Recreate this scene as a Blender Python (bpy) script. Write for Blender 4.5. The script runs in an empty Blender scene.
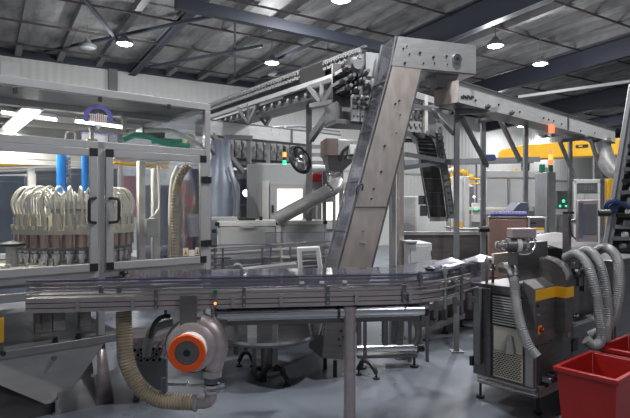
import bpy, bmesh, math, random
from mathutils import Vector, Matrix, Quaternion
random.seed(7)
SC = bpy.context.scene
COL = SC.collection
R = math.radians
PI = math.pi

# ------------------------------------------------------------------ camera, world, exposure
CAMH = 1.65
cd = bpy.data.cameras.new('camera'); cam = bpy.data.objects.new('camera', cd); COL.objects.link(cam)
cam.location = (0, 0, CAMH); cam.rotation_euler = (R(90 - 0.32), 0, 0)
cd.sensor_width = 36; cd.lens = 36 * 530 / 630; cd.clip_start = .05; cd.clip_end = 200
SC.camera = cam
W = bpy.data.worlds.new('world'); SC.world = W; W.use_nodes = True
bg = W.node_tree.nodes['Background']
bg.inputs[0].default_value = (.70, .76, .88, 1); bg.inputs[1].default_value = .20      # ambient fill light let in by leaving the hall front open
SC.view_settings.view_transform = 'Standard'; SC.view_settings.look = 'None'
SC.view_settings.exposure = 0.0; SC.view_settings.gamma = 1; SC.view_settings.use_curve_mapping = False
SC.cycles.use_denoising = True
SC.cycles.max_bounces = 8; SC.cycles.transparent_max_bounces = 24
SC.cycles.sample_clamp_indirect = 4
HALL_LAMP_W = 135
TUBE_LAMP_W = 55

F = 530.0
def at(px, py, d):                     # a photo point at depth d -> world
    return Vector(((px - 315) / F * d, d, CAMH - (py - 206) / F * d))
class Plane:                           # vertical plane through P0 along yaw; photo point -> (distance along, height)
    def __init__(s, x, y, yaw): s.x, s.y, s.ax, s.ay = x, y, math.cos(yaw), math.sin(yaw)
    def sz(s, px, py):
        u = (px - 315) / F
        t = (s.x - u * s.y) / (u * s.ay - s.ax); d = s.y + t * s.ay
        return t, CAMH - (py - 206) / F * d

# ------------------------------------------------------------------ mesh helpers
class MB:
    def __init__(s): s.v = []; s.f = []
    def add(s, vs, fs):
        o = len(s.v); s.v += [tuple(v) for v in vs]; s.f += [tuple(i + o for i in f) for f in fs]; return s
    def box(s, x0, x1, y0, y1, z0, z1):
        return s.add([(x0,y0,z0),(x1,y0,z0),(x1,y1,z0),(x0,y1,z0),(x0,y0,z1),(x1,y0,z1),(x1,y1,z1),(x0,y1,z1)],
                     [(0,3,2,1),(4,5,6,7),(0,1,5,4),(1,2,6,5),(2,3,7,6),(3,0,4,7)])
    def bar(s, p, q, w, h=None, up=(0,0,1)):
        p, q = Vector(p), Vector(q); h = h or w
        d = (q - p).normalized(); up = Vector(up)
        if abs(d.dot(up)) > .98: up = Vector((0,1,0)) if abs(d.y) < .9 else Vector((1,0,0))
        a = d.cross(up).normalized(); b = a.cross(d).normalized()
        c = [(-1,-1),(1,-1),(1,1),(-1,1)]
        vs = [p + a*i*w/2 + b*j*h/2 for i, j in c] + [q + a*i*w/2 + b*j*h/2 for i, j in c]
        return s.add(vs, [(3,2,1,0),(4,5,6,7),(0,1,5,4),(1,2,6,5),(2,3,7,6),(3,0,4,7)])
    def lathe(s, prof, org=(0,0,0), axis=(0,0,1), n=24):      # prof: (radius, height) pairs
        q = Vector((0,0,1)).rotation_difference(Vector(axis).normalized()); org = Vector(org); vs = []; fs = []
        for r, h in prof:
            for k in range(n):
                a = 2*PI*k/n; vs.append(org + q @ Vector((max(r,1e-5)*math.cos(a), max(r,1e-5)*math.sin(a), h)))
        m = len(prof)
        for i in range(m-1):
            for k in range(n):
                k2 = (k+1) % n; fs.append((i*n+k, i*n+k2, (i+1)*n+k2, (i+1)*n+k))
        if prof[0] != prof[-1]:
            if prof[0][0] > 1e-4: fs.append(tuple(range(n-1,-1,-1)))
            if prof[-1][0] > 1e-4: fs.append(tuple((m-1)*n+k for k in range(n)))
        return s.add(vs, fs)
    def cyl(s, p, q, r, r2=None, n=16):
        p, q = Vector(p), Vector(q)
        return s.lathe([(r,0),(r if r2 is None else r2,(q-p).length)], p, q-p, n)
    def tube(s, pts, r, n=10, rings=None, cap=True):          # swept round section; rings=(pitch,depth) corrugates it
        pts = [Vector(p) for p in pts]
        if rings:
            out = [pts[0]]
            for a, b in zip(pts, pts[1:]):
                k = max(1, round((b-a).length/(rings[0]/2)))
                out += [a.lerp(b, (i+1)/k) for i in range(k)]
            pts = out
        vs = []; fs = []; prev = None
        for i, p in enumerate(pts):
            t = (pts[min(i+1,len(pts)-1)] - pts[max(i-1,0)]).normalized()
            if prev is None:
                a = t.cross(Vector((0,0,1)));  a = a if a.length > .05 else t.cross(Vector((1,0,0)))
            else: a = prev - t*prev.dot(t)
            a.normalize(); prev = a; b = t.cross(a)
            rr = (r[i] if isinstance(r, (list,tuple)) else r) - ((rings[1] if i % 2 else 0) if rings else 0)
            vs += [p + (a*math.cos(2*PI*k/n) + b*math.sin(2*PI*k/n))*rr for k in range(n)]
        for i in range(len(pts)-1):
            for k in range(n):
                k2 = (k+1) % n; fs.append((i*n+k, i*n+k2, (i+1)*n+k2, (i+1)*n+k))
        if cap: fs += [tuple(range(n-1,-1,-1)), tuple((len(pts)-1)*n+k for k in range(n))]
        return s.add(vs, fs)
    def prism(s, poly, org, ex, ey, dep):                     # 2-D outline in the plane (ex,ey), pushed by dep
        org, ex, ey, dep = Vector(org), Vector(ex), Vector(ey), Vector(dep); n = len(poly)
        a = [org + ex*x + ey*y for x, y in poly]
        return s.add(a + [v + dep for v in a], [tuple(range(n-1,-1,-1)), tuple(range(n,2*n))] + [(i,(i+1)%n,n+(i+1)%n,n+i) for i in range(n)])
    def sweep(s, path, o0, o1, z0, z1, cap=True):             # rectangular section along a plan path, offsets to the left of travel
        vs = []; fs = []; P = [Vector((p[0],p[1])) for p in path]
        for i, p in enumerate(P):
            d1 = (P[i]-P[i-1]).normalized() if i else (P[1]-P[0]).normalized()
            d2 = (P[i+1]-P[i]).normalized() if i < len(P)-1 else d1
            t = (d1+d2).normalized(); nrm = Vector((-t.y,t.x)) / max(.3, t.dot(d1))
            zz = path[i][2] if len(path[i]) > 2 else 0
            vs += [(*(p+nrm*o0), z0+zz), (*(p+nrm*o1), z0+zz), (*(p+nrm*o1), z1+zz), (*(p+nrm*o0), z1+zz)]
        for i in range(len(P)-1):
            b = i*4; c = b+4
            fs += [(b+k, c+k, c+(k+1)%4, b+(k+1)%4) for k in range(4)]
        if cap: fs += [(0,1,2,3), tuple(reversed(range(len(vs)-4, len(vs))))]
        return s.add(vs, fs)
    def build(s, name, mat, parent=None, bevel=0, loc=None, ang=38):
        me = bpy.data.meshes.new(name); me.from_pydata(s.v, [], s.f)
        bm = bmesh.new(); bm.from_mesh(me); bmesh.ops.recalc_face_normals(bm, faces=bm.faces); bm.to_mesh(me); bm.free()
        me.polygons.foreach_set('use_smooth', [True]*len(me.polygons)); me.set_sharp_from_angle(angle=R(ang))
        me.materials.append(mat)
        o = bpy.data.objects.new(name, me); COL.objects.link(o)
        if parent: o.parent = parent
        if loc: o.location = loc
        if bevel:
            b = o.modifiers.new('bevel','BEVEL'); b.width = bevel; b.segments = 2; b.limit_method = 'ANGLE'; b.angle_limit = R(40)
        return o
def arc(c, r, a0, a1, n, ex, ey):
    c, ex, ey = Vector(c), Vector(ex), Vector(ey)
    return [c + ex*r*math.cos(R(a0+(a1-a0)*i/n)) + ey*r*math.sin(R(a0+(a1-a0)*i/n)) for i in range(n+1)]
def spline(pts, n=6):                   # Catmull-Rom through points
    P = [Vector(p) for p in pts]; P = [P[0]*2-P[1]] + P + [P[-1]*2-P[-2]]; out = []
    for i in range(1, len(P)-2):
        for k in range(n):
            t = k/n; a, b, c, d = P[i-1], P[i], P[i+1], P[i+2]
            out.append(.5*((2*b)+(c-a)*t+(2*a-5*b+4*c-d)*t*t+(3*b-a-3*c+d)*t**3))
    return out + [P[-2]]
def thing(name, label, cat, loc=(0,0,0), rz=0, group=None):
    o = bpy.data.objects.new(name, None); COL.objects.link(o); o.empty_display_size = .1
    o.location = loc; o.rotation_euler = (0,0,rz); o['label'] = label; o['category'] = cat
    if group: o['group'] = group
    return o
def tag(o, label, cat, group=None):
    o['label'] = label; o['category'] = cat
    if group: o['group'] = group
    return o
def struct(o): o['kind'] = 'structure'; return o
def cp(o, parent=None, loc=None, rz=None):
    c = o.copy(); COL.objects.link(c)
    if parent: c.parent = parent
    if loc is not None: c.location = loc
    if rz is not None: c.rotation_euler = (0,0,rz)
    return c
def cp_tree(o, loc, label=None, rz=None):
    c = cp(o, None, loc, rz)
    if label: c['label'] = label
    for ch in list(o.children):
        d = cp(ch, c)
        for g in list(ch.children): cp(g, d)
    return c
def rotz_loc(o, yaw):                   # world (x,y,z) -> local of a thing placed at o with yaw
    c, s = math.cos(yaw), math.sin(yaw)
    return lambda p: Vector(((p[0]-o[0])*c+(p[1]-o[1])*s, -(p[0]-o[0])*s+(p[1]-o[1])*c, p[2]-o[2]))

# ------------------------------------------------------------------ materials
def mat(name, col, metal=0, rough=.5, var=0, scale=8, stretch=(1,1,1), bump=0, emit=None, estr=0, spec=.5, rv=0):
    m = bpy.data.materials.new(name); m.use_nodes = True; nt = m.node_tree; b = nt.nodes['Principled BSDF']
    b.inputs['Base Color'].default_value = (*col,1); b.inputs['Metallic'].default_value = metal; b.inputs['Roughness'].default_value = rough
    b.inputs['Specular IOR Level'].default_value = spec
    if emit: b.inputs['Emission Color'].default_value = (*emit,1); b.inputs['Emission Strength'].default_value = estr
    if var or bump or rv:
        tc = nt.nodes.new('ShaderNodeTexCoord'); mp = nt.nodes.new('ShaderNodeMapping'); nz = nt.nodes.new('ShaderNodeTexNoise')
        mp.inputs['Scale'].default_value = stretch; nz.inputs['Scale'].default_value = scale; nz.inputs['Detail'].default_value = 5
        nt.links.new(tc.outputs['Object'], mp.inputs[0]); nt.links.new(mp.outputs[0], nz.inputs['Vector'])
        if var:
            cr = nt.nodes.new('ShaderNodeMapRange'); cr.inputs[1].default_value = .3; cr.inputs[2].default_value = .7
            cr.inputs[3].default_value = 1-var; cr.inputs[4].default_value = 1+var
            mx = nt.nodes.new('ShaderNodeMix'); mx.data_type = 'RGBA'; mx.blend_type = 'MULTIPLY'; mx.inputs[0].default_value = 1
            mx.inputs[6].default_value = (*col,1)
            nt.links.new(nz.outputs[0], cr.inputs[0]); nt.links.new(cr.outputs[0], mx.inputs[7]); nt.links.new(mx.outputs[2], b.inputs['Base Color'])
        if rv:
            r2 = nt.nodes.new('ShaderNodeMapRange'); r2.inputs[3].default_value = rough-rv; r2.inputs[4].default_value = rough+rv
            nt.links.new(nz.outputs[0], r2.inputs[0]); nt.links.new(r2.outputs[0], b.inputs['Roughness'])
        if bump:
            bp = nt.nodes.new('ShaderNodeBump'); bp.inputs['Strength'].default_value = bump; bp.inputs['Distance'].default_value = .01
            nt.links.new(nz.outputs[0], bp.inputs['Height']); nt.links.new(bp.outputs[0], b.inputs['Normal'])
    return m
def glass(name, tint, gloss=.12, gr=.03, haze=0, hcol=(.6,.6,.65)):
    m = bpy.data.materials.new(name); m.use_nodes = True; nt = m.node_tree; nt.nodes.clear()
    o = nt.nodes.new('ShaderNodeOutputMaterial'); t = nt.nodes.new('ShaderNodeBsdfTransparent'); g = nt.nodes.new('ShaderNodeBsdfGlossy')
    t.inputs[0].default_value = (*tint,1); g.inputs['Roughness'].default_value = gr; g.inputs[0].default_value = (.9,.9,.95,1)
    fr = nt.nodes.new('ShaderNodeLayerWeight'); fr.inputs[0].default_value = .25
    ml = nt.nodes.new('ShaderNodeMath'); ml.operation = 'MULTIPLY_ADD'; ml.inputs[1].default_value = .6; ml.inputs[2].default_value = gloss*.4
    mx = nt.nodes.new('ShaderNodeMixShader'); nt.links.new(fr.outputs['Fresnel'], ml.inputs[0]); nt.links.new(ml.outputs[0], mx.inputs[0])
    nt.links.new(g.outputs[0], mx.inputs[2]); base = t.outputs[0]
    if haze:
        d = nt.nodes.new('ShaderNodeBsdfDiffuse'); d.inputs[0].default_value = (*hcol,1)
        m2 = nt.nodes.new('ShaderNodeMixShader'); m2.inputs[0].default_value = haze
        nt.links.new(t.outputs[0], m2.inputs[1]); nt.links.new(d.outputs[0], m2.inputs[2]); base = m2.outputs[0]
    nt.links.new(base, mx.inputs[1]); nt.links.new(mx.outputs[0], o.inputs[0])
    return m
STEEL = mat('brushed_stainless', (.46,.455,.455), .75, .40, .10, 6, (1,1,9), .02, rv=.08)
STEELW = mat('warm_stainless', (.66,.585,.535), .85, .38, .08, 5, (3,3,1), .02, rv=.08)
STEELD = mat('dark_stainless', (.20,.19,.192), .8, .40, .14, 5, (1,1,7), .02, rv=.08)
TROUGHM = mat('bright_stainless', (.70,.70,.69), .45, .36, .08, 5, (1,1,6), .02, rv=.06)
BROWNM = mat('brownish_steel', (.22,.175,.165), .6, .45, .1, 4)
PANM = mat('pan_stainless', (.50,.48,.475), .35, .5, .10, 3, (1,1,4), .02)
STEELP = mat('pinkish_stainless', (.50,.43,.432), .7, .42, .10, 4, (1,6,6), .02)
CHROME = mat('polished_steel', (.68,.68,.70), 1, .18, .05, 8)
STEELR = mat('reddish_steel_sheet', (.46,.29,.25), .75, .42, .12, 4)
ALU = mat('anodised_aluminium', (.44,.435,.44), .35, .42, .05, 9)
ALUL = mat('pale_aluminium', (.66,.65,.62), .3, .45, .05, 9)
GALV = mat('grey_steel_tube', (.27,.275,.285), .5, .48, .10, 7)
WHITEP = mat('white_painted_metal', (.62,.63,.63), 0, .42, .05, 3)
GREYP = mat('grey_painted_metal', (.40,.41,.41), .1, .45, .07, 3)
GREYD = mat('dark_grey_paint', (.14,.145,.155), .2, .5, .12, 4)
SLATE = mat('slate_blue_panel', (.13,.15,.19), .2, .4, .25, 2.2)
BLACK = mat('black_plastic', (.015,.015,.017), 0, .42)
RUBBER = mat('black_rubber', (.03,.03,.032), 0, .7)
BELT = mat('dark_belt', (.075,.07,.068), 0, .6, .15, 20)
PANEL = mat('white_plastic', (.68,.68,.66), 0, .5, .04, 5)
CREAM = mat('cream_plastic', (.66,.62,.52), 0, .5, .06, 8)
HOSEB = mat('beige_hose', (.36,.30,.215), 0, .45, .12, 12)
HOSEG = mat('grey_hose', (.24,.245,.25), .1, .42, .1, 14)
HOSEW = mat('milky_hose', (.74,.72,.66), 0, .35)
GREEN = mat('green_hose', (.05,.42,.26), 0, .35)
ORANGE = mat('orange_ring', (.85,.10,.01), 0, .4)
RED = mat('red_plastic', (.31,.010,.009), 0, .38, .10, 5)
YELLOW = mat('yellow_paint', (.72,.40,.015), 0, .45, .10, 3)
YELL = mat('yellow_plate', (.78,.42,.02), 0, .4)
BLUE = mat('blue_cylinder', (.02,.20,.62), .1, .32)
NAVY = mat('navy_paint', (.02,.035,.11), 0, .45)
PINK = mat('pinkish_sleeve', (.50,.33,.27), .2, .35, .12, 9)
MAGENTA = mat('pink_panel', (.50,.12,.17), 0, .5, .1, 3)
PURPLE = mat('blue_violet_print', (.13,.12,.42), 0, .45)
VIOLET = mat('pale_violet_caps', (.36,.34,.62), 0, .4)
ROOFM = mat('roof_beam_paint', (.024,.029,.045), .2, .55)
PURLIN = mat('purlin_steel', (.16,.16,.165), .3, .6, .2, 3)
ROD = mat('rusty_tie_rod', (.06,.045,.045), .2, .6)
PAPER = mat('white_sticker', (.75,.74,.70), 0, .5)
CLEAR = glass('clear_pane', (.90,.91,.92), .08)
POLY = glass('violet_polycarbonate', (.78,.77,.84), .22, .06, .06, (.5,.49,.58))
POLYD = glass('smoky_polycarbonate', (.80,.79,.83), .42, .06, .07, (.45,.44,.48))
COVERM = glass('elevator_cover_sheet', (.72,.72,.76), .25, .08, .22, (.42,.42,.46))
FILM = glass('clear_film', (.72,.72,.78), .4, .15, .28, (.75,.75,.82))
CLEARG = glass('clear_guard_sheet', (.88,.88,.90), .12, .05, .03)
EDGE = mat('violet_pane_edge', (.09,.085,.17), 0, .3)
LED = mat('lamp_lens', (1,1,1), 0, .3, emit=(1,1,1), estr=14)
TUBE = mat('fluorescent_tube', (1,1,1), 0, .3, emit=(1,.97,.86), estr=7)
WIN = mat('lit_window', (1,.95,.8), 0, .3, emit=(1,.93,.74), estr=1.5)
LRED = mat('red_lamp', (.8,.05,.02), 0, .3, emit=(1,.10,.04), estr=3.5)
LORG = mat('orange_lamp', (.9,.25,.05), 0, .3, emit=(1,.22,.04), estr=3.0)
LGRN = mat('green_lamp', (.03,.6,.25), 0, .3, emit=(.04,1,.4), estr=1.8)
DGRN = mat('unlit_green_lens', (.01,.12,.07), 0, .3)
MIRROR = mat('convex_mirror_face', (.75,.76,.78), 1, .06, .0)

def floor_mat():
    m = mat('epoxy_floor', (.135,.15,.175), 0, .30, .22, .9, (1,1,1), .02, rv=.12)
    return m
def wall_mat():
    m = mat('insulated_wall_panel', (.50,.50,.48), 0, .5); nt = m.node_tree; b = nt.nodes['Principled BSDF']
    tc = nt.nodes.new('ShaderNodeTexCoord'); wv = nt.nodes.new('ShaderNodeTexWave'); wv.inputs['Scale'].default_value = 1.4; wv.wave_profile = 'SIN'
    wv.bands_direction = 'X'; bp = nt.nodes.new('ShaderNodeBump'); bp.inputs['Strength'].default_value = .35; bp.inputs['Distance'].default_value = .03
    nt.links.new(tc.outputs['Object'], wv.inputs['Vector']); nt.links.new(wv.outputs['Fac'], bp.inputs['Height']); nt.links.new(bp.outputs[0], b.inputs['Normal'])
    br = nt.nodes.new('ShaderNodeTexNoise'); br.inputs['Scale'].default_value = .5
    mx = nt.nodes.new('ShaderNodeMix'); mx.data_type = 'RGBA'; mx.inputs[6].default_value = (.52,.52,.50,1); mx.inputs[7].default_value = (.62,.62,.595,1)
    nt.links.new(tc.outputs['Object'], br.inputs['Vector']); nt.links.new(br.outputs[0], mx.inputs[0]); nt.links.new(mx.outputs[2], b.inputs['Base Color'])
    return m
def roof_mat():
    m = mat('roof_insulation', (.26,.26,.25), .3, .5); nt = m.node_tree; b = nt.nodes['Principled BSDF']
    tc = nt.nodes.new('ShaderNodeTexCoord'); mp = nt.nodes.new('ShaderNodeMapping'); mp.inputs['Scale'].default_value = (1.0,.35,1)
    nz = nt.nodes.new('ShaderNodeTexNoise'); nz.inputs['Scale'].default_value = 2.2; nz.inputs['Detail'].default_value = 8; nz.inputs['Roughness'].default_value = .65
    cr = nt.nodes.new('ShaderNodeValToRGB'); e = cr.color_ramp.elements
    e[0].position = .3; e[0].color = (.10,.10,.10,1); e[1].position = .72; e[1].color = (.44,.44,.425,1)
    bp = nt.nodes.new('ShaderNodeBump'); bp.inputs['Strength'].default_value = .6; bp.inputs['Distance'].default_value = .06
    nt.links.new(tc.outputs['Object'], mp.inputs[0]); nt.links.new(mp.outputs[0], nz.inputs['Vector']); nt.links.new(nz.outputs[0], cr.inputs[0])
    nt.links.new(cr.outputs[0], b.inputs['Base Color']); nt.links.new(nz.outputs[0], bp.inputs['Height']); nt.links.new(bp.outputs[0], b.inputs['Normal'])
    return m

# ------------------------------------------------------------------ the hall
WY = math.atan2(.536,.844)                                  # direction of the back wall
RO = (-8.85, 14.9, 0)
def room(w, n, z):                                          # along wall, out from wall, up -> world
    c, s = math.cos(WY), math.sin(WY)
    return Vector((RO[0]+w*c+n*s, RO[1]+w*s-n*c, z))
def room_obj(o): o.location = RO; o.rotation_euler = (0,0,WY); return o     # local y = -n
def roofz(n): return 6.08 + .045*n
struct(room_obj(MB().box(-9,42,-27,.3,-.2,0).build('floor', floor_mat())))
struct(room_obj(MB().box(-9,42,0,.25,0,6.1).build('wall_back', wall_mat())))
struct(room_obj(MB().box(-9.25,-9,-27,.25,0,7.4).build('wall_left', wall_mat())))
struct(room_obj(MB().box(42,42.25,-27,.25,0,7.4).build('wall_right', wall_mat())))
struct(room_obj(MB().prism([(.4,roofz(-.4)),(-27,roofz(27)),(-27,roofz(27)+.1),(.4,roofz(-.4)+.1)],(-9.2,0,0),(0,1,0),(0,0,1),(51.4,0,0)).build('ceiling', roof_mat())))
struct(room_obj(MB().box(-9,42,-.12,0,5.88,6.1).build('trim_1', ROOFM)))          # eaves beam
struct(room_obj(MB().box(-9,42,-.05,0,3.02,3.10).build('trim_2', GREYP)))         # girt rail on the wall
pur = None
for i in range(46):
    w = -8.2 + i*1.07
    if pur is None:
        pur = struct(MB().prism([(0,roofz(0)-.19),(-26.5,roofz(26.5)-.19),(-26.5,roofz(26.5)-.002),(0,roofz(0)-.002)],(0,0,0),(0,1,0),(0,0,1),(.16,0,0)).build('ceiling_purlin', PURLIN)); o = pur
    else: o = struct(cp(pur))
    o.location = room(w,0,0); o.rotation_euler = (0,0,WY)
for i in range(11):
    n = 1.3 + i*1.75; z = roofz(n)-.22
    o = struct(room_obj(MB().cyl((-9,-n,z),(42,-n,z),.028,n=6).build('ceiling_tie_rod', ROD)))
for w, h in ((-1.9,.26),(3.6,.10),(9.1,.62),(14.6,.55),(20.1,.66),(25.6,.5),(31.1,.5)):
    b = MB().prism([(0,roofz(0)-.2-h),(-26.5,roofz(26.5)-.2-h),(-26.5,roofz(26.5)-.2),(0,roofz(0)-.2)],(w-.012,0,0),(0,1,0),(0,0,1),(.024,0,0))
    for dz in (-.2-h, -.215):
        b.prism([(0,roofz(0)+dz),(-26.5,roofz(26.5)+dz),(-26.5,roofz(26.5)+dz+.015),(0,roofz(0)+dz+.015)],(w-.11,0,0),(0,1,0),(0,0,1),(.22,0,0))
    struct(room_obj(b.build('ceiling_beam', ROOFM)))
tb = MB(); p, q = at(176,2,9.85), at(392,52,12.8); q.z = p.z = 5.42
tb.bar(p, q, .16, .22)
struct(tb.build('ceiling_beam', ROOFM))
for a, b in (((45,52,14.9),(238,11,11.6)), ((84,-2,10.6),(118,41,12.9)), ((150,67,15.2),(262,46,13.6)), ((236,79,17.0),(345,28,11.9)), ((262,78,17.0),(378,50,13.2)), ((330,75,17.5),(420,52,14.0))):
    struct(MB().bar(at(*a), at(*b), .07).build('ceiling_brace', ROOFM))
struct(MB().bar(at(235,13,11.8), at(235,75,16.0), .05).build('ceiling_brace', ROOFM))
o = struct(room_obj(MB().box(2.88,3.14,-.16,-.01,0,5.88).build('wall_column', GREYD)))
o = struct(room_obj(MB().box(.02,.50,-.035,0,5.2,5.72).build('wall_patch', WHITEP)))
# white service pipe under the roof on the right
t = MB().bar(at(518,97,17.5), at(640,80,15.8), .085).build('ceiling_pipe', GREYP); struct(t)
# high-bay lamps
def high_bay(p, label, lit=True, r=.20, k=1.0):
    t = thing('high_bay_lamp', label, 'lamp', p, 0, 'high bay lamps under the roof')
    MB().lathe([(.03,.20),(.06,.20),(.09,.14),(r*.95,.06),(r,0),(r*.93,-.01),(r*.9,.03),(0.02,.03)],n=20).build('housing', GREYD, t)
    MB().lathe([(r*.9,.0),(r*.8,-.02),(r*.4,-.035),(0,-.04)],n=20).build('lens', LED if lit else GREYP, t)
    if not p[2] + .2 > roofz(0) + 1.2: MB().cyl((0,0,.2),(0,0,.7),.012,n=6).build('hanger', GREYD, t)
    if lit:
        l = bpy.data.lights.new('lamp_light','POINT'); l.shadow_soft_size = .09; l.energy = HALL_LAMP_W*k; l.color = (.97,.98,1)
        l2 = bpy.data.lights.new('lamp_downlight','AREA'); l2.shape = 'DISK'; l2.size = r*1.7; l2.energy = HALL_LAMP_W*1.5*k; l2.color = (.97,.98,1)
        lo = bpy.data.objects.new('lamp_downlight', l2); COL.objects.link(lo); lo.parent = t; lo.location = (0,0,-.06)
        lo = bpy.data.objects.new('lamp_light', l); COL.objects.link(lo); lo.parent = t; lo.location = (0,0,-.15)
    return t
for (px,py,z,lab) in ((125,44,5.55,'lit round high bay lamp above the glass filler cabinet, leftmost lit one'), (272,63,5.5,'lit high bay lamp over the far end of the bracket conveyor, second from left'),
        (341,0,5.6,'lit high bay lamp cut by the top edge of the picture'), (495,46,5.5,'lit high bay lamp just right of the elevator head'),
        (540,64,5.5,'rightmost lit high bay lamp, above the overhead trough')):
    high_bay(at(px,py,(z-CAMH)*F/(206-py)), lab)
high_bay(at(88,48,13.4), 'unlit pale high bay lamp hanging near the left wall edge', False, .22)
high_bay(at(274,75,16.5), 'unlit dim lamp just below the second lit high bay', False, .22)
for p, s in (((-3.6,3.2,5.7),'over the left aisle'), ((1.6,4.6,5.7),'over the elevator aisle'), ((4.6,7.2,5.7),'over the right aisle'), ((3.6,-.6,5.8),'behind the viewer, right'), ((7.5,10.4,5.6),'over the far machines'), ((-6.5,8.2,5.6),'over the back of the filler cabinet'),((1.2,10.9,5.5),'over the bracket conveyor')):  # unseen lamps added to light the foreground, floor and back wall
    if p[0] == 1.2: continue
    high_bay(p, 'added unseen lit high bay lamp hanging '+s, k=.8)
for px,py,d,lab in ((521,126.5,25,'tiny far lit lamp seen under the right trough, left of the red lamp'),(546,138.5,28,'tiny far lit lamp just below the red lamp of the right trough'),(500,104,20,'added lit lamp, unseen behind the middle of the right trough'),(590,129.5,25.5,'added lit lamp, unseen behind the far end of the right trough'),(404,86,16.8,'added lit lamp, unseen behind the elevator head')):  # last three are unseen lamps added to light the back wall
    high_bay(at(px,py,d), lab, k=.38)
# ------------------------------------------------------------------ glass filler cabinet (left)
YA = math.atan2(.647,.763)
C0 = (-1.0236, 5.0)
CP = Plane(C0[0], C0[1], YA)
cab = thing('filler_cabinet', 'large aluminium framed glass cabinet with double doors housing the rotary filler, at left', 'machine enclosure', (C0[0],C0[1],0), YA)
XL, DEP = -3.3, 2.3
def cpart(name, b, m=ALU, bevel=.004, parent=None): return b.build(name, m, parent or cab, bevel)
# posts, rails
for x in (-.012, -1.008+.012, XL):
    cpart('front_post', MB().box(x, x+.056, 0, .056, .58, 2.552 if x > -.5 or x < -3 else 2.18))
for x in (-.012, XL): cpart('rear_post', MB().box(x, x+.056, DEP-.056, DEP, .58, 2.552))
cpart('top_rail', MB().box(XL, .044, 0, .056, 2.553, 2.616)); cpart('top_rail', MB().box(XL, .044, DEP-.056, DEP, 2.553, 2.616))
for x in (-.012, XL): cpart('top_rail', MB().box(x, x+.056, .057, DEP-.057, 2.553, 2.616), ALUL)
cpart('top_rail', MB().box(-1.9, -1.85, .057, DEP-.057, 2.50, 2.55), ALUL)
cpart('middle_rail', MB().box(XL+.057, -.013, 0, .05, 2.122, 2.182)); cpart('middle_rail', MB().box(XL+.057, -.013, DEP-.05, DEP, 2.12, 2.18))
cpart('bottom_rail', MB().box(XL+.057, -.013, 0, .056, 1.058, 1.118)); cpart('bottom_rail', MB().box(XL+.057, -.013, DEP-.05, DEP, 1.06, 1.12))
cpart('bottom_rail', MB().box(XL+.057, -.013, .06, .11, .93, .985), ALU)
cpart('roof_panel', MB().box(XL+.057, -.013, .057, DEP-.057, 2.585, 2.60), GREYD, 0)
cpart('upper_rear_panel', MB().box(XL+.06, -.45, DEP-.03, DEP-.022, 2.19, 2.55), GREYP, 0)
for yy in (.75, 1.45, 1.95): cpart('roof_beam', MB().box(XL+.06, -.02, yy, yy+.09, 2.53, 2.584), ALUL if yy > 1 else GREYP)
cpart('rear_panel', MB().box(-2.9, -1.55, DEP-.03, DEP-.02, 1.12, 2.12), SLATE, 0)
# upper glass with printed mark
ug = cpart('upper_pane', MB().box(XL+.057, -.013, .022, .028, 2.183, 2.552), CLEAR, 0)
cpart('side_pane', MB().box(.012, .018, .057, DEP-.057, 1.12, 2.552), CLEAR, 0)
def cpl(px, py, y=0.0):
    q = rotz_loc((C0[0],C0[1],0), YA); s, z = Plane(*(lambda v: (v.x, v.y))(Vector((C0[0]-y*math.sin(YA), C0[1]+y*math.cos(YA)))), YA).sz(px,py); return s, z
ls, lz = cpl(98.8,118.8,.02)
lr = .118
pts = [(ls+r*math.cos(R(a)), lz+r*math.sin(R(a))) for r, rng in ((lr,range(-12,203,6)),(lr*.70,range(202,-13,-6))) for a in rng]
lg = cpart('printed_logo', MB().prism(pts, (0,.0195,0),(1,0,0),(0,0,1),(0,.002,0)), PURPLE, 0, ug)
b = MB()
for i in range(9):
    h = (.02,.035,.05,.065,.075,.06,.07,.045,.025)[i]; x = ls-.066+i*.0155
    b.box(x, x+.007, .0195, .0215, lz-.012-h*.65, lz+.008+h*.55)
b.prism([(-.03,-.05),(.03,-.05),(0,-.09)],(ls-.002,.0195,lz),(1,0,0),(0,0,1),(0,.002,0))
cpart('printed_logo', b, PAPER, 0, ug)
b = MB()
for i in range(8): b.box(ls-.055+i*.0155, ls-.052+i*.0155, .019, .0212, lz-.045+abs(i-4)*.006, lz+.05-abs(i-4)*.009)
cpart('printed_logo', b, MAGENTA, 0, ug)
b = MB()
for i in range(24):                    # unreadable small lettering under the mark
    x = ls-.155+i*.0125; h = (.026,.03,.022,.03)[i%4]
    b.box(x, x+.005, .0195, .0215, lz-.135, lz-.135+h)
    if i % 3: b.box(x, x+.010, .0195, .0215, lz-.135+(h-.006)*(i%2), lz-.129+(h-.006)*(i%2))
cpart('printed_lettering', b, PURPLE, 0, ug)
b = MB()
for px in (15.6, 100.2, 169):
    s, z = cpl(px, 89+px*.105, .0); b.box(s-.016, s+.016, -.012, 0, z-.022, z+.022)
    cpart('latch_block', b, BLACK, .003); b = MB()
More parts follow.
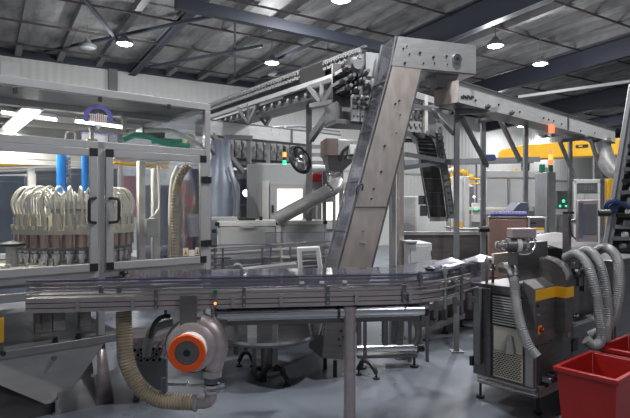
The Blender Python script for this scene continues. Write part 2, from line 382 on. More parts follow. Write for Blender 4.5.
# doors
def door(x0, x1, hinge_right):
    d = cpart('door', MB().box(x0, x0+.062, -.032, -.002, 1.12, 2.118), ALU)
    for n, bb in (('stile', MB().box(x1-.062, x1, -.032, -.002, 1.12, 2.118)), ('door_rail', MB().box(x0+.063, x1-.063, -.032, -.002, 1.12, 1.183)), ('door_rail', MB().box(x0+.063, x1-.063, -.032, -.002, 2.055, 2.118))):
        cpart(n, bb, ALU, .004, d)
    cpart('door_pane', MB().box(x0+.063, x1-.063, -.02, -.014, 1.184, 2.054), CLEAR, 0, d)
    for x, z in ((x0,1.12),(x1-.062,1.12),(x0,2.056),(x1-.062,2.056)): cpart('corner_bracket', MB().box(x-.001, x+.063, -.035, -.0325, z-.001, z+.063), BLACK, 0, d)
    g = (x1-.03) if not hinge_right else (x0+.03); e = -.055 if not hinge_right else .055
    z0, z1 = 1.515, 1.715
    cpart('door_handle', MB().tube([(g,-.034,z0),(g,-.07,z0),(g+e*.8,-.085,z0+.006),(g+e,-.088,z0+.025),(g+e,-.088,z1-.025),(g+e*.8,-.085,z1-.006),(g,-.07,z1),(g,-.034,z1)], .0125, 8), BLACK, 0, d)
    return d
dl = door(-2.30, -1.008, False); dr = door(-.942, -.018, True)
for z in (1.895, 1.30):
    cpart('hinge', MB().box(-.078, -.022, -.047, -.036, z-.03, z+.03).box(-.010, .044, -.016, -.001, z-.03, z+.03).cyl((-.016,-.03,z-.034),(-.016,-.03,z+.034),.012), BLACK, 0)
def sticker(px0, px1, py0, py1, tri):
    s0, z1 = cpl(px0,py0,-.021); s1, z0 = cpl(px1,py1,-.021)
    o = cpart('warning_sticker', MB().box(s0, s1, -.0225, -.0205, z0, z1), PAPER, 0, dr)
    if tri:
        cpart('warning_sticker', MB().prism([(s0+.004,z0+.008),(s1-.004,z0+.008),((s0+s1)/2,z1-.008)],(0,-.0245,0),(1,0,0),(0,0,1),(0,.0015,0)), YELL, 0, dr)
        cpart('warning_sticker', MB().prism([((s0+s1)/2-.008,z0+.014),((s0+s1)/2+.008,z0+.014),((s0+s1)/2,z0+.036)],(0,-.0262,0),(1,0,0),(0,0,1),(0,.0012,0)), BLACK, 0, dr)
sticker(183,188,248.2,255.6,True); sticker(188.6,194.6,250,255.8,False); sticker(195.2,199,247.4,255,True)
# base table, rail, legs, deck
cpart('table_plate', MB().box(XL, -.77, .062, DEP, .545, .56), STEEL, 0)
cpart('table_rail', MB().box(XL, -.77, 0, .06, .512, .574), GALV, .004)
for x, ys_ in ((-3.2,(.02,1.95)), (-1.5,(1.95,)), (-.86,(1.95,))):
    for y in ys_: cpart('leg', MB().box(x, x+.05, y+.005, y+.055, 0.0, .511 if y < .06 else .544), GALV, .003)
for px in (38.5, 46, 85, 59): 
    s, z = cpl(px,335,.5); w = .03 if px == 38.5 else .05
    cpart('deck_post', MB().box(s-w, s+w, .5, .56, .561, 1.02), STEELD if px != 59 else GALV, .003)
cpart('deck', MB().box(XL+.06, -.02, .12, DEP-.06, 1.02, 1.05), STEELD, 0)
for px, py in ((56,341),(79,337.5)):
    s, z = cpl(px,py); cpart('table_knob', MB().cyl((s,.03,.574),(s,.03,.60),.022,n=12).cyl((s,.03,.60),(s,.03,.618),.015,n=12), BLACK, 0)
s, z = cpl(122.5,278); cpart('clamp_knob', MB().cyl((s,-.03,z-.01),(s,-.03,z+.035),.011,n=10).lathe([(.012,0),(.033,.004),(.036,.018),(.03,.028),(0,.028)],(s,-.03,z+.032)).box(s-.012,s+.012,-.04,-.001,z-.02,z), BLACK, 0)
for x0, x1, z0, z1 in ((-.62,-.06,.87,.925),(-.56,-.10,.955,1.0)): cpart('guide_strip', MB().box(x0,x1,-.05,-.035,z0,z1), PANEL, .003)
# fluorescent lights inside the cabinet
def tube_light(name_label, p, q, w=.05, pw=TUBE_LAMP_W, tray=True):
    L = rotz_loc((C0[0],C0[1],0), YA); p, q = L(p), L(q)
    t = cpart('strip_light', MB().bar(p+Vector((0,0,.03)), q+Vector((0,0,.03)), w*1.5, .03), WHITEP, 0)
    cpart('light_tube', MB().bar(p, q, w, .024), TUBE, 0, t)
    l = bpy.data.lights.new('strip_glow','AREA'); l.shape = 'RECTANGLE'; l.size = (q-p).length; l.size_y = w; l.energy = pw; l.color = (1,.95,.82)
    lo = bpy.data.objects.new('strip_glow', l); COL.objects.link(lo); lo.parent = cab; m = (p+q)/2; lo.location = (m.x, m.y, m.z-.03); lo.rotation_euler = (0,0,math.atan2((q-p).y,(q-p).x))
zt = 2.50
def dz(py): return (zt-CAMH)*F/(206-py)
tube_light('a', at(33,111,dz(111)), at(9,131.5,dz(131.5)), .12)
tube_light('b', at(2,112.5,dz(116)), at(57,120,dz(119)), .04, 14); tube_light('c', at(76,121.2,dz(119)), at(124,127.5,dz(124)), .04, 14)

# ------------------------------------------------------------------ rotary filler
fc = Vector((at(75.5,206,5.2).x, 5.2, 1.05))
rf = thing('rotary_filler', 'round carousel of pinkish filling cylinders with looping milky hoses inside the glass cabinet', 'filling machine', fc)
MB().lathe([(.50,.0),(.50,.05),(.2,.06)],n=36).build('base_disc', STEELD, rf)
MB().lathe([(.19,.06),(.19,.55),(.26,.57),(.26,.70),(.16,.72)],n=28).build('hub', STEEL, rf)
MB().lathe([(.42,.345),(.545,.345),(.545,.385),(.42,.385),(.42,.345)],n=48).build('clamp_ring', CREAM, rf)
MB().lathe([(.44,.20),(.525,.20),(.525,.222),(.44,.222),(.44,.20)],n=48).build('lower_ring', STEELD, rf)
NH = 30
for i in range(NH):
    a = 2*PI*i/NH
    if i == 0:
        P0 = [MB().cyl((.49,0,.232),(.49,0,.344),.043,n=14).build('sleeve', PINK, rf),
              MB().lathe([(.028,.06),(.028,.13),(.042,.13),(.042,.175),(.03,.18),(.03,.232)],(.49,0,0),n=12).build('piston', CHROME, rf),
              MB().box(.455,.552,-.03,.03,.3855,.425).cyl((.50,0,.425),(.50,0,.53),.026,n=10).build('head_block', CREAM, rf),
              MB().tube(spline([(.27,.0,.64),(.33,0,.735),(.42,.0,.775),(.50,0,.74),(.545,0,.64),(.53,0,.54),(.50,0,.47)],4), .0105, 8).build('hose', HOSEW, rf),
              MB().tube(spline([(.26,.03,.60),(.32,.035,.69),(.41,.04,.725),(.47,.045,.68),(.50,.045,.60),(.48,.04,.52)],4), .0095, 8).build('hose', HOSEW, rf),
              MB().cyl((.445,.05,.10),(.445,.05,.70),.009,n=6).cyl((.53,.05,.23),(.53,.05,.50),.008,n=6).build('rod', CHROME, rf)]
    else:
        for o in P0: cp(o, rf, None, a)
for px, lab, w in ((62.5,'left',.052),(86.5,'right',.044)):
    pp = at(px,188,5.15); t = thing('blue_air_cylinder', 'bright blue upright cylinder over the filler carousel, '+('left of the pair' if lab == 'left' else 'right of the pair, beside the door stile'), 'cylinder', (pp.x,pp.y,1.78), 0, 'blue cylinders over the carousel')
    MB().cyl((0,0,0),(0,0,.36),w,n=24).build('barrel', BLUE, t)
    b = MB()
    for k in range(9): b.cyl((w+.012,-.01,.02+k*.037),(w+.012,-.01,.045+k*.037),.022,n=10)
    b.build('valve_stack', GREYD, t)
    MB().cyl((0,0,.36),(0,0,.52),.006,n=8).build('rod', CHROME, t)
# things inside the cabinet to the right of the carousel
def inside_post(px, d, z0, z1, w, label, m=ALUL):
    p = at(px,206,d); o = MB().box(-w/2,w/2,-w/2,w/2,z0,z1).build('support_post', m, None, .004); o.location = (p.x,p.y,0); o.rotation_euler = (0,0,YA); tag(o, label, 'post')
inside_post(141, 5.55, 1.051, 2.12, .07, 'pale post left of the grey box inside the cabinet'); inside_post(155.5, 5.7, 1.051, 2.05, .075, 'pale post right of the grey box inside the cabinet'); inside_post(31, 6.3, 1.0, 2.1, .07, 'pale post behind the carousel at far left of the cabinet')
p = at(148.5,238,5.45); t = thing('electrical_box', 'small grey switch box between two pale posts inside the cabinet', 'box', (p.x+.0,p.y,1.35), YA)
MB().box(-.035,.085,-.05,.05,-.02,.17).build('box', GREYP, t, .005); MB().tube(spline([(0,-.02,.17),(.05,-.05,.22),(.10,-.03,.30),(.11,0,.48),(.10,0,.72)]),.01,6).build('cable', HOSEW, t)
vh = MB().tube(spline([at(189,165,5.25),at(181,175,5.25),at(176,190,5.25),at(174.5,212,5.25),at(175,240,5.25),at(175,263,5.25)],5), .043, 12, (.03,.006)).build('corrugated_hose', HOSEB)
tag(vh, 'pale ribbed vertical hose seen through the right glass door', 'hose')
vh = MB().tube(spline([at(178,166,5.5),at(172.5,180,5.5),at(170.5,205,5.5),at(170,262,5.5)],5), .022, 10).build('corrugated_hose', HOSEW); tag(vh, 'thin pale hose behind the ribbed hose in the cabinet', 'hose')
p = at(193,226,5.45); o = MB().box(-.05,.05,-.03,.03,-.11,.12).box(-.03,.03,-.036,-.0305,.03,.09).build('control_box', GREYP, None, .004); o.location = p; o.rotation_euler = (0,0,YA); tag(o, 'small pale box at the lower right inside the right glass door', 'box')
gh = MB().tube(spline([at(124,139.5,5.0),at(137,134.8,5.0),at(149,137,5.05),at(163,143,5.1),at(176,145,5.15),at(190,146,5.2)],5), .026, 10).build('air_hose', GREEN); tag(gh, 'thick green hose lying across the top of the filler, front one', 'hose', 'green hoses')
gh = MB().tube(spline([at(152,142,5.35),at(163,140.5,5.35),at(176,141,5.35),at(187,140,5.35)],5), .022, 10).build('air_hose', GREEN); tag(gh, 'green hose behind the front green hose', 'hose', 'green hoses')
wh = MB().tube(spline([at(145,131,5.2),at(158,130.3,5.2),at(172,131,5.2),at(184,136,5.2),at(198,143,5.2),at(205,146,5.2)],5), .021, 8).build('air_hose', PAPER); tag(wh, 'white hose arching above the green hoses', 'hose')
mt = thing('valve_manifold', 'cream valve block where the green hoses end', 'valve', at(189,144,5.3), YA)
MB().box(-.05,.03,-.05,.05,-.08,.10).build('block', CREAM, mt, .005)
for k in range(4): MB().cyl((-.22+k*.045,-.02,-.08),(-.22+k*.045,-.02,-.015),.016,n=8).build('fitting', CHROME, mt)
o = MB().box(-.22,.02,-.09,.09,-.05,.05).build('gear_housing', GREYD, None, .01); o.location = at(160,134.5,5.5); o.rotation_euler=(0,0,YA); tag(o, 'dark box under the cabinet roof behind the white hose', 'box')
for px, lab in ((92,'short white nozzle standing under the printed round mark'), (124.5,'tall white nozzle right of the printed round mark')):
    t = thing('white_nozzle', lab, 'nozzle', at(px,141 if px < 100 else 128,4.9), 0)
    MB().lathe([(.05,0),(.05,.015),(.018,.02),(.018,.09),(.026,.095),(.026,.125),(.012,.13)] if px < 100 else [(.02,-.02),(.022,.07),(.032,.075),(.032,.10),(.02,.105)],n=14).build('body', CREAM, t); MB().tube([(0,0,.1),(-.03,0,.125),(-.13,0,.11)],.008,6).build('pipe', CREAM, t)
o = MB().tube(spline([at(65,140,4.8),at(67,133,4.8),at(71,131.5,4.8),at(75,134,4.8),at(75.5,141,4.8)],4),.009,6).build('air_hose', HOSEW); tag(o,'thin cream hose loop left of the printed mark','hose')
pp0, pp1 = at(-12,165,6.5), at(60,163.5,6.9)
for k, (dy, m, lab) in enumerate(((0,YELLOW,'yellow pipe running level behind the cabinet at far left'),(.075,CREAM,'cream pipe above the yellow pipe at far left'),(-.085,GALV,'grey pipe below the yellow pipe at far left'))):
    o = MB().cyl(pp0+Vector((0,0,dy)), pp1+Vector((0,0,dy)), .036 if k else .028, n=12).build('service_pipe', m); tag(o, lab, 'pipe')
pp0, pp1 = at(113,158,6.0), at(168,164,6.9)
for dy, m, lab in ((.03,ALUL,'pale pipe crossing the top of the right glass door'),(-.05,YELLOW,'yellow pipe below the pale pipe behind the right glass door')):
    o = MB().cyl(pp0+Vector((0,0,dy)), pp1+Vector((0,0,dy)), .042 if dy > 0 else .02, n=12).build('service_pipe', m); tag(o, lab, 'pipe')
# little machine parts at the deck, left
t = thing('infeed_starwheel', 'low pale star wheel with small bottles at the left end of the filler deck', 'star wheel', at(12,283,4.55), 0)
n = 12; prof = []
for k in range(n*4): a = 2*PI*k/(n*4); r = .26 - (.035 if k % 4 in (1,2) else 0); prof.append((r*math.cos(a), r*math.sin(a)))
zb = at(12,283,4.55).z
MB().prism(prof,(0,0,1.052-zb),(1,0,0),(0,1,0),(0,0,.03)).build('wheel', CREAM, t); MB().prism(prof,(0,0,1.12-zb),(1,0,0),(0,1,0),(0,0,.02)).build('wheel', CREAM, t)
MB().cyl((0,0,1.083-zb),(0,0,1.30-zb),.05,n=16).build('shaft', STEEL, t); MB().lathe([(.02,0),(.11,.01),(.11,.03),(.02,.05)],(0,0,1.30-zb)).build('hand_wheel', BLACK, t)
bp = None
for k in range(7):
    a = R(200+k*24); p = at(12,283,4.55); q = (p.x+.30*math.cos(a), p.y+.30*math.sin(a), 1.0521)
    if not bp:
        bp = MB().lathe([(.026,0),(.028,.004),(.028,.07),(.02,.085),(.013,.09),(.013,.11),(.016,.112),(.016,.128),(0,.128)],n=14).build('small_bottle', PAPER); o = bp
    else: o = cp(bp)
    o.location = q; tag(o, 'small white capped bottle standing round the star wheel at lower left', 'bottle', 'bottles on the star wheel')
# ------------------------------------------------------------------ stuff on the floor under the cabinet
ys = thing('yellow_sensor_box', 'yellow plate on a grey block at the left picture edge above the table', 'sign', (0,0,0), 0)
p = at(-3,330,3.78); ys.location = (p.x,p.y,.576); ys.rotation_euler = (0,0,YA)
MB().box(-.05,.045,.03,.07,.0,.10).build('base', GREYD, ys, .004); MB().box(-.05,.045,.02,.028,.09,.27).build('plate', YELL, ys, .002); MB().cyl((.036,.02,.012),(.036,-.002,.012),.018,n=10).build('knob', BLACK, ys)
pan = thing('drip_hopper', 'big stainless inverted pyramid drip pan hanging below the cabinet table, lower left', 'hopper', (C0[0],C0[1],0), YA)
xa, za = cpl(55,409,.12); za = .05
x0, x1 = -1.96, -.945
def pyr(tx0, tx1, y0, y1, ax, ay, az, zt, t=.004):
    b = MB(); T = [(tx0,y0,zt),(tx1,y0,zt),(tx1,y1,zt),(tx0,y1,zt)]; e = .035
    Bt = [(ax-e,ay-e,az),(ax+e,ay-e,az),(ax+e,ay+e,az),(ax-e,ay+e,az)]
    b.add(T+Bt, [(i,(i+1)%4,4+(i+1)%4,4+i) for i in range(4)]+[(4,5,6,7)]); return b
pyr(x0, x1, .004, .9, xa, .14, .05, .51).build('pan', PANM, pan)
MB().cyl((xa,.06,0),(xa,.06,.11),.022,n=16).cyl((xa,.06,.0),(xa,.06,.02),.04,n=16).build('drain_spout', CHROME, pan)
sx, sz_ = cpl(54,356); MB().lathe([(.022,0),(.02,.004),(0,.005)],(sx,.012,sz_-.02),(0,-1,.3),14).build('cap_plug', STEELD, pan)
o = thing('base_skirt', 'flat stainless skirt panels behind the drip pan, reaching the floor', 'panel', (C0[0],C0[1],0), YA)
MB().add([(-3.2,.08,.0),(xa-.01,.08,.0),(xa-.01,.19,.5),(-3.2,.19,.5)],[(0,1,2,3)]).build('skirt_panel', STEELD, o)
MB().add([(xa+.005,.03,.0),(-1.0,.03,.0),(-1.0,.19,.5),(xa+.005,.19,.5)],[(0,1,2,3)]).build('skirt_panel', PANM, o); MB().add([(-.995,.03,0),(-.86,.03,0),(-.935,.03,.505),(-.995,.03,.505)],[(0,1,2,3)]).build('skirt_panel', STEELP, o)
for ob_ in o.children: sm = ob_.modifiers.new('thickness','SOLIDIFY'); sm.thickness = .008
bw = thing('cone_hopper', 'round bottomed stainless cone vessel behind the beige hose', 'hopper', (0,0,0), 0)
p = at(142,345,4.75); bw.location = (p.x,p.y,0)
MB().lathe([(.04,.0),(.05,.06),(.10,.09),(.17,.16),(.21,.28),(.22,.52)],n=32).build('vessel', STEELP, bw)
tb_ = thing('pipe_bundle', 'cluster of short dark steel pipes stacked beside the blower', 'pipe', at(147,352,4.42), R(8))
k = 0
for row in range(3):
    for c in range(5-row%2):
        x = -.10+c*.05+(row%2)*.025; z = -.07+row*.044
        MB().lathe([(.014,0),(.023,0),(.023,.35),(.014,.35),(.014,0)],(x,0,z),(0,1,0),10).build('pipe', STEELD, tb_)
MB().box(-.13,.14,.1,.2,-.54,-.094).build('cradle', GREYD, tb_)
# ------------------------------------------------------------------ foreground conveyor
YC = math.atan2(.33,2.529)
c0 = Vector((-1.915,3.5))
cv = thing('bottle_conveyor', 'long clear-covered bottle conveyor crossing the foreground from left to right', 'conveyor', (c0.x,c0.y,0), 0)
def W2(x, y): return (x-c0.x, y-c0.y)
PATH = [W2(-1.915,3.5), W2(.60,3.828), W2(.76,3.87), W2(.90,3.965), W2(1.01,4.085), W2(1.38,4.556)]
def swp(name, o0, o1, z0, z1, m, bevel=0, path=PATH, parent=None): return MB().sweep(path, o0, o1, z0, z1).build(name, m, parent or cv, bevel)
swp('side_frame', 0, .022, .940, .966, STEELP); swp('side_frame', .004, .02, .966, .972, BLACK); swp('side_frame', 0, .022, .972, 1.0, STEELP); swp('side_frame', .004, .02, 1.0, 1.006, BLACK); swp('side_frame', 0, .022, 1.006, 1.036, STEELP)
swp('side_frame', .32, .342, .940, 1.036, STEELP)
swp('belt', .03, .31, 1.02, 1.03, BELT)
swp('guide_rail', -.002, .010, 1.050, 1.062, STEELP); swp('guide_rail', .06, .075, 1.085, 1.10, STEELP); swp('guide_rail', .27, .285, 1.085, 1.10, STEELP)
COVP = [W2(-1.30,3.58)] + PATH[1:]
swp('front_guard', .012, .018, 1.074, 1.150, POLYD, 0, PATH); swp('guard_edge', .004, .016, 1.146, 1.157, EDGE, 0, PATH)
swp('top_cover', .012, .41, 1.158, 1.164, POLYD, 0, COVP); swp('guard_edge', .405, .413, 1.15, 1.158, EDGE, 0, COVP)
CPn = Plane(c0.x, c0.y, YC)
def cvx(px): return CPn.sz(px,300)[0]
def cvloc(s, off=0): return (s*math.cos(YC)-off*math.sin(YC), s*math.sin(YC)+off*math.cos(YC))
def onconv(name, b, m, s, parent=None, bevel=0):
    o = b.build(name, m, parent or cv, bevel); x, y = cvloc(s); o.location = (x,y,0); o.rotation_euler = (0,0,YC); return o
for px, w in ((156,.027),(244,.024),(327.5,.028),(404,.03)):
    br = onconv('bracket', MB().box(-w/2,w/2,-.012,-.001,.952,1.085), STEELD, cvx(px), None, .002)
    onconv('bolt', MB().cyl((0,-.02,.965),(0,-.012,.965),.008,n=8).cyl((0,-.02,1.02),(0,-.012,1.02),.008,n=8), CHROME, cvx(px))
for px in (78,133,233,281,356,410):
    onconv('clamp_bolt', MB().cyl((0,-.035,.96),(0,0,.96),.009,n=8).cyl((0,-.035,1.012),(0,0,1.012),.009,n=8).box(-.012,.012,-.018,-.004,.95,1.022), CHROME, cvx(px))
for px in (100,118,302,322,345,430,455,470):
    if px < 400: onconv('guard_bracket', MB().box(-.016,.016,.02,.03,1.055,1.115).box(-.016,.016,-.004,.02,1.10,1.115), PAPER if px > 290 else GALV, cvx(px))
sn = onconv('sensor', MB().cyl((0,-.03,.955),(0,-.03,1.045),.013,n=10), GREYD, cvx(215.5)); onconv('sensor_led', MB().cyl((0,-.052,.985),(0,-.042,.985),.009,n=10), LORG, cvx(215.5)); onconv('sensor_cap', MB().cyl((0,-.03,1.045),(0,-.03,1.075),.014,n=10), DGRN, cvx(215.5)); onconv('sensor_cable', MB().tube([(0,-.03,.955),(.002,-.03,.92),(.004,-.02,.88)],.006,6), BLACK, cvx(215.5))
# polished beam beneath
bm_ = onconv('beam', MB().cyl((0,.07,.882),(1.52,.07,.882),.045,n=20), CHROME, cvx(214)); onconv('beam_end', MB().cyl((1.521,.07,.882),(1.55,.07,.882),.047,n=20), BLACK, cvx(214)); onconv('beam_band', MB().lathe([(.047,0),(.047,.02)],(.87,.07,.882),(1,0,0),20), BLACK, cvx(214))
onconv('beam_trim', MB().box(0,1.52,.175,.18,.78,.93), STEELD, cvx(214))
for px in (222,437): onconv('hanger_plate', MB().box(-.03,.03,.05,.08,.80,.94), STEELD, cvx(px if px < 400 else 428), None, .003)
# legs
pl = MB().lathe([(.075,0),(.075,.012),(.043,.014),(.043,.88),(.047,.882),(.047,.925),(.02,.939)],n=28)
onconv('leg', pl, STEELP, cvx(351)).location = Vector((*cvloc(cvx(351), .045),0))

# curve clutter: flaps, posts and clear plates on the bend to the machine
for i,(px,py,d,w,h,rz) in enumerate(((432,294,3.98,.14,.13,20),(452,284,4.15,.16,.15,55),(476,275,4.40,.2,.19,50))):
    o = MB().box(-w/2,w/2,-.003,.003,-h/2,h/2).build('clear_guard', POLYD, cv); p = at(px,py,d); o.location = (p.x-c0.x,p.y-c0.y,p.z); o.rotation_euler = (0,0,R(rz))
for i,(px,py,d,rz,tx) in enumerate(((449,268,4.35,40,14),(466,266.5,4.5,48,-10),(480,264.5,4.7,45,8),(440,270.5,4.2,25,-8))):
    o = MB().box(-.13,.13,-.07,.07,-.002,.002).build('clear_flap', FILM, cv); p = at(px,py,d); o.location = (p.x-c0.x,p.y-c0.y,1.185); o.rotation_euler = (R(tx),R(-6),R(rz))
for i,(px,d,z0,z1) in enumerate(((420,3.9,.9,1.17),(445,4.06,.86,1.19),(462,4.22,.8,1.19),(487,4.55,.84,1.22),(493,4.62,.84,1.15))):
    p = at(px,206,d); o = MB().cyl((0,0,z0),(0,0,z1),.013,n=10).cyl((0,0,z1-.06),(0,0,z1-.02),.024,n=10).cyl((-.03,0,z1-.12),(.04,0,z1-.12),.01,n=8).build('guide_post', STEEL if i % 2 else GREYD, cv); o.location = (p.x-c0.x,p.y-c0.y,0)
for px,d in ((430,3.97),(447,4.1),(490,4.6)):
    p = at(px,206,d); o = MB().lathe([(.012,1.165),(.035,1.167),(.038,1.185),(.012,1.20),(0,1.2)],n=12).build('star_knob', BLACK if px != 447 else PAPER, cv); o.location = (p.x-c0.x,p.y-c0.y,0)
for k in range(3): swp('guide_rail', -.03-.012*k, -.02-.012*k, .95+.07*k, .962+.07*k, STEEL, 0, PATH[2:])
for k,(px,d) in enumerate(((436,4.02),(455,4.2),(470,4.37))):
    p = at(px,206,d); o = MB().box(-.015,.015,-.015,.015,.80,.93).box(-.012,.05,-.012,.012,.86,.9).build('bracket', STEELD, cv); o.location = (p.x-c0.x,p.y-c0.y,0)
# pale product strip standing on the machine infeed
p = at(502,258,4.5); o = MB().box(-.14,.10,-.012,.012,-.04,.045).build('cream_plate', CREAM, None, .004); o.location = p; o.rotation_euler = (0,0,YA); tag(o, 'cream plate standing at the machine infeed, beneath the small motor', 'plate')

# ------------------------------------------------------------------ blower and its hoses
bl = thing('blower', 'grey round blower with an orange ringed inlet hanging under the conveyor', 'blower', at(193,345,3.66), 0)
axv = Vector((.03,-.99,.0)).normalized()
b = MB().lathe([(.03,.09),(.13,.09),(.165,.07),(.182,.02),(.182,-.03),(.165,-.07),(.13,-.10),(.03,-.10)],(0,0,0),axv,40); b.build('housing', STEELP, bl)
MB().lathe([(.184,-.005),(.184,.005),(.192,.006),(.192,-.006),(.184,-.005)],(0,0,0),axv,40).build('seam_ring', STEELD, bl)
fcn = axv*.20
MB().lathe([(.112,.09),(.118,.195)],(0,0,0),axv,36).build('collar', PAPER, bl)
MB().lathe([(.078,.195),(.122,.195),(.124,.205),(.118,.215),(.082,.215),(.078,.195)],(0,0,0),axv,40).build('orange_ring', ORANGE, bl)
MB().lathe([(.079,.197),(.079,.207),(.024,.209),(.024,.19)],(0,0,0),axv,32).build('inlet_plate', STEELD, bl); MB().lathe([(.024,.192),(.024,.2085),(.0,.2086)],(0,0,0),axv,20).build('inlet_hole', BLACK, bl)
def B(px,py,d=3.66): return at(px,py,d)-bl.location
MB().tube(spline([B(200,322,3.67),B(213,330,3.67),B(218,346,3.67),B(215,358,3.67),B(211.5,370,3.67)],5),[.07]*20+[.062],16).build('outlet', STEELP, bl)
MB().cyl(B(211.5,370),B(211,376),.072,n=24).build('flange', STEEL, bl); MB().cyl(B(211,376),B(211,383),.048,n=16).build('neck', STEELD, bl)
for k, py in enumerate((384,389.5)): 
    c = MB().cyl(B(212,py),B(212,py+2.6),.058,n=20).box(B(219,py).x,B(222,py).x+.02,-.015,.015,B(212,py+2.6).z,B(212,py).z); c.build('clamp_ring', CHROME, bl)
MB().tube(spline([B(211,391),B(210.5,398),B(206,402.5),B(196,402.8)],5),.042,14).build('elbow', STEELP, bl)
MB().lathe([(.045,0),(.062,0),(.062,.02),(.045,.02)],B(197,402.8)-Vector((.0,0,0)),(-1,0,0),20).build('hose_clamp', STEEL, bl)
br = MB().box(-.058,.058,-.004,.004,-.02,.245).build('hanger_plate', STEELD, bl, .003); q = at(188.3,331,3.60)-bl.location; br.location = (q.x, q.y, q.z); br.rotation_euler=(0,0,YC)
MB().cyl((0,-.01,0),(0,-.004,0),.01,n=8).build('bolt', CHROME, bl).location = (q.x,q.y-.004,q.z+.04)
MB().tube(spline([B(150,338,3.75),B(153,326,3.75),B(160,318,3.75),B(170,316,3.75)],4),.016,8).build('cable', BLACK, bl)
MB().tube([B(164,384.5),B(186,385),B(187,382),B(190,386),B(206,385)],.010,8).build('clamp_rod', CHROME, bl); MB().cyl(B(163.5,378),B(163.5,394),.019,n=12).build('valve_post', SLATE, bl)
hs = MB().tube(spline([at(123.5,312,3.72),at(124,330,3.71),at(125,352,3.68),at(130,372,3.66),at(141,389,3.66),at(157,399,3.66),at(176,402,3.66),at(196,402.8,3.66)],7), .058, 16, (.022,.008)).build('suction_hose', HOSEB)
tag(hs, 'thick beige ribbed hose curving from the conveyor down to the blower outlet', 'hose')
hs = MB().tube(spline([at(174,322,3.95),at(163,324,3.95),at(153,330,3.95),at(148,342,3.95),at(146,356,3.95)],6), .034, 12).build('grey_pipe', GALV); tag(hs,'dull grey bent pipe behind the blower housing','pipe')

# ------------------------------------------------------------------ rotating table under the conveyor
rt = thing('rotary_table', 'large stainless round table on a pedestal below the conveyor', 'table', at(267,335,5.15)*1, 0); rt.location.z = 0
MB().lathe([(.47,.395),(.50,.398),(.50,.42),(.0,.43)],n=56).build('table_top', STEELD, rt); MB().lathe([(.49,.42),(.50,.42),(.50,.445),(.493,.445)],n=56).build('rim', CHROME, rt)
MB().cyl((0,0,.05),(0,0,.395),.06,n=20).build('pedestal', STEELD, rt)
for a in (25,145,265): MB().bar((0,0,.06),(.17*math.cos(R(a)),.17*math.sin(R(a)),.045),.04,.035).cyl((.17*math.cos(R(a)),.17*math.sin(R(a)),0),(.17*math.cos(R(a)),.17*math.sin(R(a)),.03),.03,n=12).build('foot', BLACK, rt)
for px,d,w,z0,z1,m,lab in ((252,4.85,.085,.4305,.72,STEEL,'plain grey plate standing on the round table'),):
    p = at(px,206,d); o = MB().box(-w/2,w/2,-.01,.01,z0,z1).box(-w/2-.01,w/2+.01,-.02,.05,z0,z0+.006).build('upright_plate', m, None, .002); o.location=(p.x,p.y,0); o.rotation_euler=(0,0,R(10)); tag(o,lab,'plate')
def cross_foot_post(px, d, z1, label, arms=((-.13,.02),(.12,-.14)), w=.05, m=STEELD):
    p = at(px,206,d); t = thing('support_stand', label, 'stand', (p.x,p.y,0), 0)
    MB().box(-w/2,w/2,-w/2,w/2,.14,z1).build('post', m, t, .003)
    for ax, ay in arms:
        v = Vector((ax,ay,0)); MB().tube([(0,0,.15),tuple(v*.5+Vector((0,0,.13))),tuple(v*.9+Vector((0,0,.075))),tuple(v+Vector((0,0,.05)))],.022,8).build('foot_arm', BLACK, t)
        MB().cyl(v,v+Vector((0,0,.014)),.034,n=14).cyl(v+Vector((0,0,.014)),v+Vector((0,0,.06)),.01,n=8).build('foot_pad', BLACK, t)
    return t
cross_foot_post(275,4.98,.80,'post on a black two-armed foot in front of the round table')
cross_foot_post(246,5.45,.39,'small black foot under the round table, left of centre',((-.07,0),(.07,0)),.04)
# ------------------------------------------------------------------ central inclined elevator
YE = math.atan2(.326,.945)
e0 = at(395,206,5.3)
EP = Plane(e0.x, e0.y, YE)
el = thing('inclined_elevator', 'tall stainless inclined elevator with a level overhanging head, centre of the hall', 'elevator conveyor', (e0.x,e0.y,0), YE)
def E(px,py): return EP.sz(px,py)
TH = .32
P = [E(*p) for p in ((398,36.5),(475.5,45.8),(475.5,74),(419,68.6),(403.2,140),(370.7,269),(351,350),(339,269),(373,140),(391,65.5))]
base_z = .14
pa = E(339,269); pb = E(373,140); sl = (pb[0]-pa[0])/(pb[1]-pa[1])
lo = lambda z: pa[0]+sl*(z-pa[1])                          # left edge of the incline at height z
pr = E(370.7,269); pr2 = E(403.2,140); sr = (pr2[0]-pr[0])/(pr2[1]-pr[1]); hi = lambda z: pr[0]+sr*(z-pr[1])
zb_ = pb[1]; zj = E(391,65.5)[1]; zs = E(357,207.5)[1]
def side(y, name='side_plate'):
    b = MB().prism([(lo(.42),.42),(hi(.42),.42),(hi(zs),zs),(lo(zs),zs)],(0,y,0),(1,0,0),(0,0,1),(0,.012,0)); o = b.build(name, STEELW, el)
    MB().prism([(lo(zs),zs+.004),(hi(zs),zs+.004),(hi(zj+.02),zj+.02),(lo(zj),zj)],(0,y,0),(1,0,0),(0,0,1),(0,.012,0)).build(name, STEELW, el)
    MB().prism([P[9],P[3],P[2],P[1],P[0]],(0,y-.004,0),(1,0,0),(0,0,1),(0,.016,0)).build('head_plate', STEEL, el)
    return o
side(0); side(TH-.012)
MB().prism([(lo(zs)-.004,zs-.006),(hi(zs)+.004,zs-.006),(hi(zs)+.004,zs+.010),(lo(zs)-.004,zs+.010)],(0,-.006,0),(1,0,0),(0,0,1),(0,.005,0)).build('seam_strip', STEELD, el)
